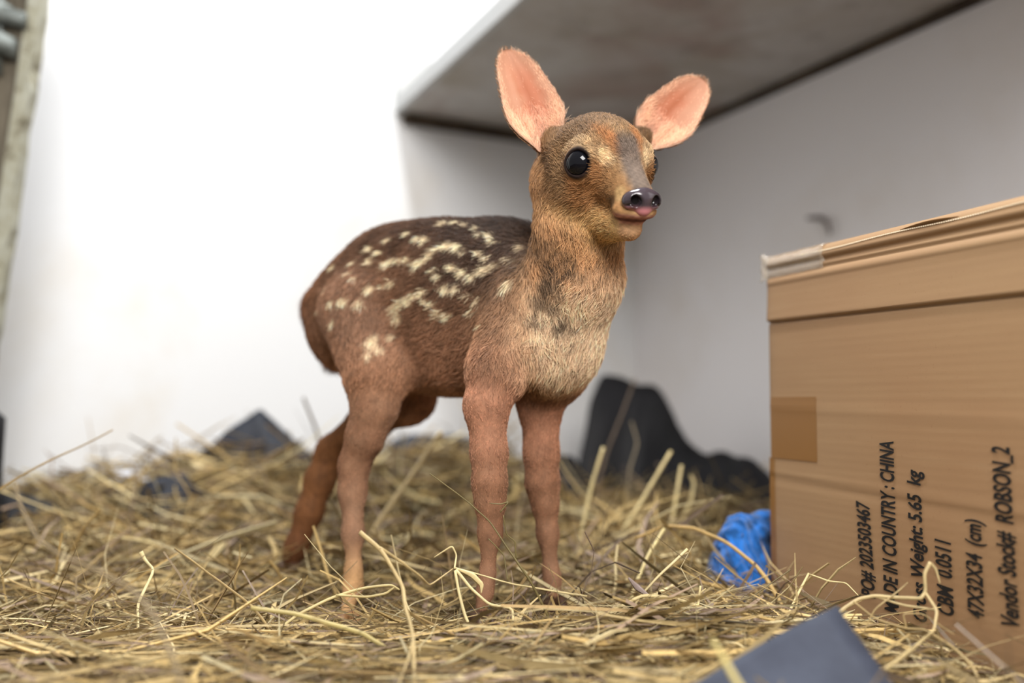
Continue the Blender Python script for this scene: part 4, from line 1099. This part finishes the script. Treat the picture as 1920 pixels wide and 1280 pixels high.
stalk('long pale straw lying in a shallow arch in front of the carton', (224, 202, 146),
  [([(1070, 1186, .83), (1140, 1150, .85), (1203, 1115, .86), (1260, 1120, .86), (1338, 1146, .85), (1390, 1155, .845), (1495, 1160, .83), (1580, 1172, .80)], [1.1, 1.2, 1.3, 1.5, 1.6, 1.6, 1.4, .9], '')])
stalk('short straw with a frayed white end pointing up', (228, 208, 156),
  [([(1205, 1112, .87), (1230, 1085, .87), (1255, 1062, .87), (1289, 1029, .875)], [.9, 1.0, 1.1, 1.3], ''),
   ([(1280, 1040, .875), (1290, 1036, .875)], [.8, .3], 'branch')])
stalk('flat greyish purple leaf blade lying on the hay', (160, 142, 134),
  [([(1178, 1082, .865), (1195, 1100, .865), (1218, 1118, .86)], [.8, 3.0, 1.2], 'leaf')], name='dry_leaf')
stalk('upright short straw with a split top', (218, 196, 140),
  [([(1310, 1170, .85), (1308, 1140, .855), (1314, 1098, .86)], [1.0, 1.1, 1.0], ''), ([(1312, 1112, .86), (1324, 1103, .86)], [.7, .5], 'branch')])
stalk('stiff straw standing up against the lower side of the carton', (222, 202, 148),
  [([(1478, 1150, .86), (1495, 1115, .87), (1517, 1074, .88)], [1.2, 1.3, 1.0], ''), ([(1519, 1076, .88), (1554, 1090, .87), (1586, 1092, .86), (1609, 1116, .85)], [.6, .8, .6, .4], 'branch')])
stalk('long jointed pale stem arching in front of the printed text', (206, 184, 134),
  [([(1560, 1160, .78), (1582, 1141, .78), (1609, 1124, .78), (1640, 1117, .775), (1690, 1120, .765), (1726, 1122, .755), (1735, 1110, .755), (1732, 1077, .755), (1744, 1054, .755)], [1.4, 1.5, 1.6, 1.5, 1.4, 1.4, 1.4, 1.3, 1.6], ''),
   ([(1734, 1110, .755), (1757, 1145, .745), (1752, 1182, .73), (1710, 1217, .71), (1660, 1255, .69)], [1.0, 1.1, 1.0, 1.4, 1.5], 'branch'),
   ([(1744, 1056, .755), (1754, 1068, .755), (1762, 1095, .755)], [1.0, 1.0, .4], 'leaf'),
   ([(1640, 1118, .775), (1700, 1135, .765), (1757, 1144, .75)], [.9, .8, .9], 'branch')])
stalk('thin curved dry stem trailing down to the foot of the carton', (176, 152, 104),
  [([(1600, 1128, .77), (1640, 1160, .765), (1700, 1178, .755), (1735, 1180, .745), (1790, 1215, .73), (1825, 1250, .72), (1845, 1295, .70)], [.7, .8, .8, 1.1, 1.2, 1.2, 1.0], ''),
   ([(1618, 1190, .765), (1640, 1142, .765), (1688, 1105, .765), (1702, 1092, .765)], [.5, .6, .7, .3], 'branch'),
   ([(1700, 1178, .755), (1693, 1150, .755), (1730, 1150, .755), (1790, 1190, .74)], [.7, .6, .5, .3], 'branch')])
for (lab, pp) in (('thick upright pale straw standing before the black cloth beside the front leg', [(1092, 985, 1.28), (1108, 915, 1.29), (1131, 838, 1.30)]),
                  ('slanting pale straw crossing the middle of the black cloth', [(1165, 1000, 1.28), (1205, 935, 1.29), (1258, 845, 1.30)]),
                  ('short straight straw standing before the low part of the black cloth', [(1258, 985, 1.30), (1268, 930, 1.30), (1278, 872, 1.31)]),
                  ('short curved straw standing before the low part of the black cloth', [(1276, 985, 1.35), (1297, 935, 1.35), (1301, 905, 1.355), (1295, 890, 1.36)])):
    stalk(lab, (214, 194, 140), [(pp, [2.6, 2.4, 2.6, 2.2], '')], 'upright straws behind the fawn')
stalk('dark thin stem leaning against the black cloth', (110, 92, 74), [([(1140, 840, 1.55), (1165, 780, 1.56), (1190, 710, 1.57)], [2.6, 2.6, 1.6], '')], 'upright straws behind the fawn')
stalk('thin wavy pale stem in front of the black cloth', (150, 136, 110), [([(1176, 945, 1.5), (1180, 880, 1.5), (1196, 830, 1.51), (1184, 790, 1.52)], [2.2, 1.8, 1.8, 1.4], '')], 'upright straws behind the fawn')
stalk('long thin stalk slanting up against the stained white wall', (150, 124, 78), [([(-10, 922, 1.0), (60, 880, 1.01), (110, 855, 1.02), (150, 838, 1.03), (212, 806, 1.04)], [1.2, 1.2, 1.4, 1.0, .7], '')])
stalk('blurred purplish stem bending down through the foreground hay', (140, 122, 92), [([(26, 905, .66), (40, 955, .65), (69, 1012, .64), (110, 1040, .63), (154, 1057, .62), (250, 1105, .60), (290, 1160, .58), (320, 1220, .56)], [1.0, 1.3, 1.4, 2.0, 1.8, 1.6, 1.3, 1.0], '')])
stalk('straight brown straw lying on the hay left of the hind hoof', (166, 140, 92), [([(328, 1028, .90), (400, 1080, .87), (470, 1133, .84)], [1.0, 1.5, 1.4], '')])
stalk('zigzag pale straw sticking up in the hay below the mound', (222, 204, 152), [([(264, 1034, .90), (272, 1050, .90), (290, 1068, .89), (258, 1131, .87), (259, 1205, .84)], [2.4, 1.4, 1.6, 1.4, 1.0], '')])
stalk('blurred broad straw in front of the slate cloth', (206, 188, 122), [([(1335, 1200, .58), (1362, 1245, .55), (1400, 1310, .52)], [1.8, 2.6, 2.8], '')])
stalk('blurred pale straw slanting behind the hind legs', (214, 190, 142), [([(712, 975, 1.28), (770, 895, 1.29), (828, 808, 1.30)], [2.6, 3.0, 3.2], '')])
stalk('blurred curved straw bowing over beside the blue cloth', (190, 158, 100), [([(1190, 1010, 1.05), (1245, 985, 1.04), (1300, 990, 1.03), (1360, 1015, 1.00), (1415, 1058, 0.965)], [1.6, 1.8, 2.0, 2.2, 2.2], '')])
stalk('pale leaning straw in the hay between the legs and the carton', (222, 204, 146), [([(1190, 1100, .98), (1215, 1040, 1.0), (1245, 990, 1.02)], [1.6, 1.8, 1.6], '')])
stalk('long yellow green straw lying flat across the foreground', (190, 172, 112), [([(470, 1140, .77), (560, 1152, .775), (620, 1170, .775), (680, 1188, .77)], [1.8, 2.0, 1.8, 1.2], '')])
stalk('arched pair of straws looping in front of the pale hind hoof', (204, 184, 128),
  [([(560, 1150, .83), (620, 1120, .84), (680, 1103, .845), (735, 1095, .85), (750, 1105, .85)], [.9, 1.2, 1.3, 1.2, .8], ''), ([(630, 1115, .84), (690, 1120, .845), (725, 1112, .85), (740, 1100, .85)], [1.0, 1.1, 1.1, .8], 'branch')])

V, F = tube_mesh([P(1506, 410, 1.852), P(1535, 407, 1.79), P(1550, 416, 1.765), P(1557, 438, 1.76)], [0.003, 0.0042, 0.0042, 0.003], 8, 1.0)
M_wire = NT('dull_wire').set(lin(122, 112, 108), 0.6, 0.3)
tag(mesh_obj('wire_hook', V, F, M_wire), 'small bent wire hook on the grey white wall above the carton', 'hook')
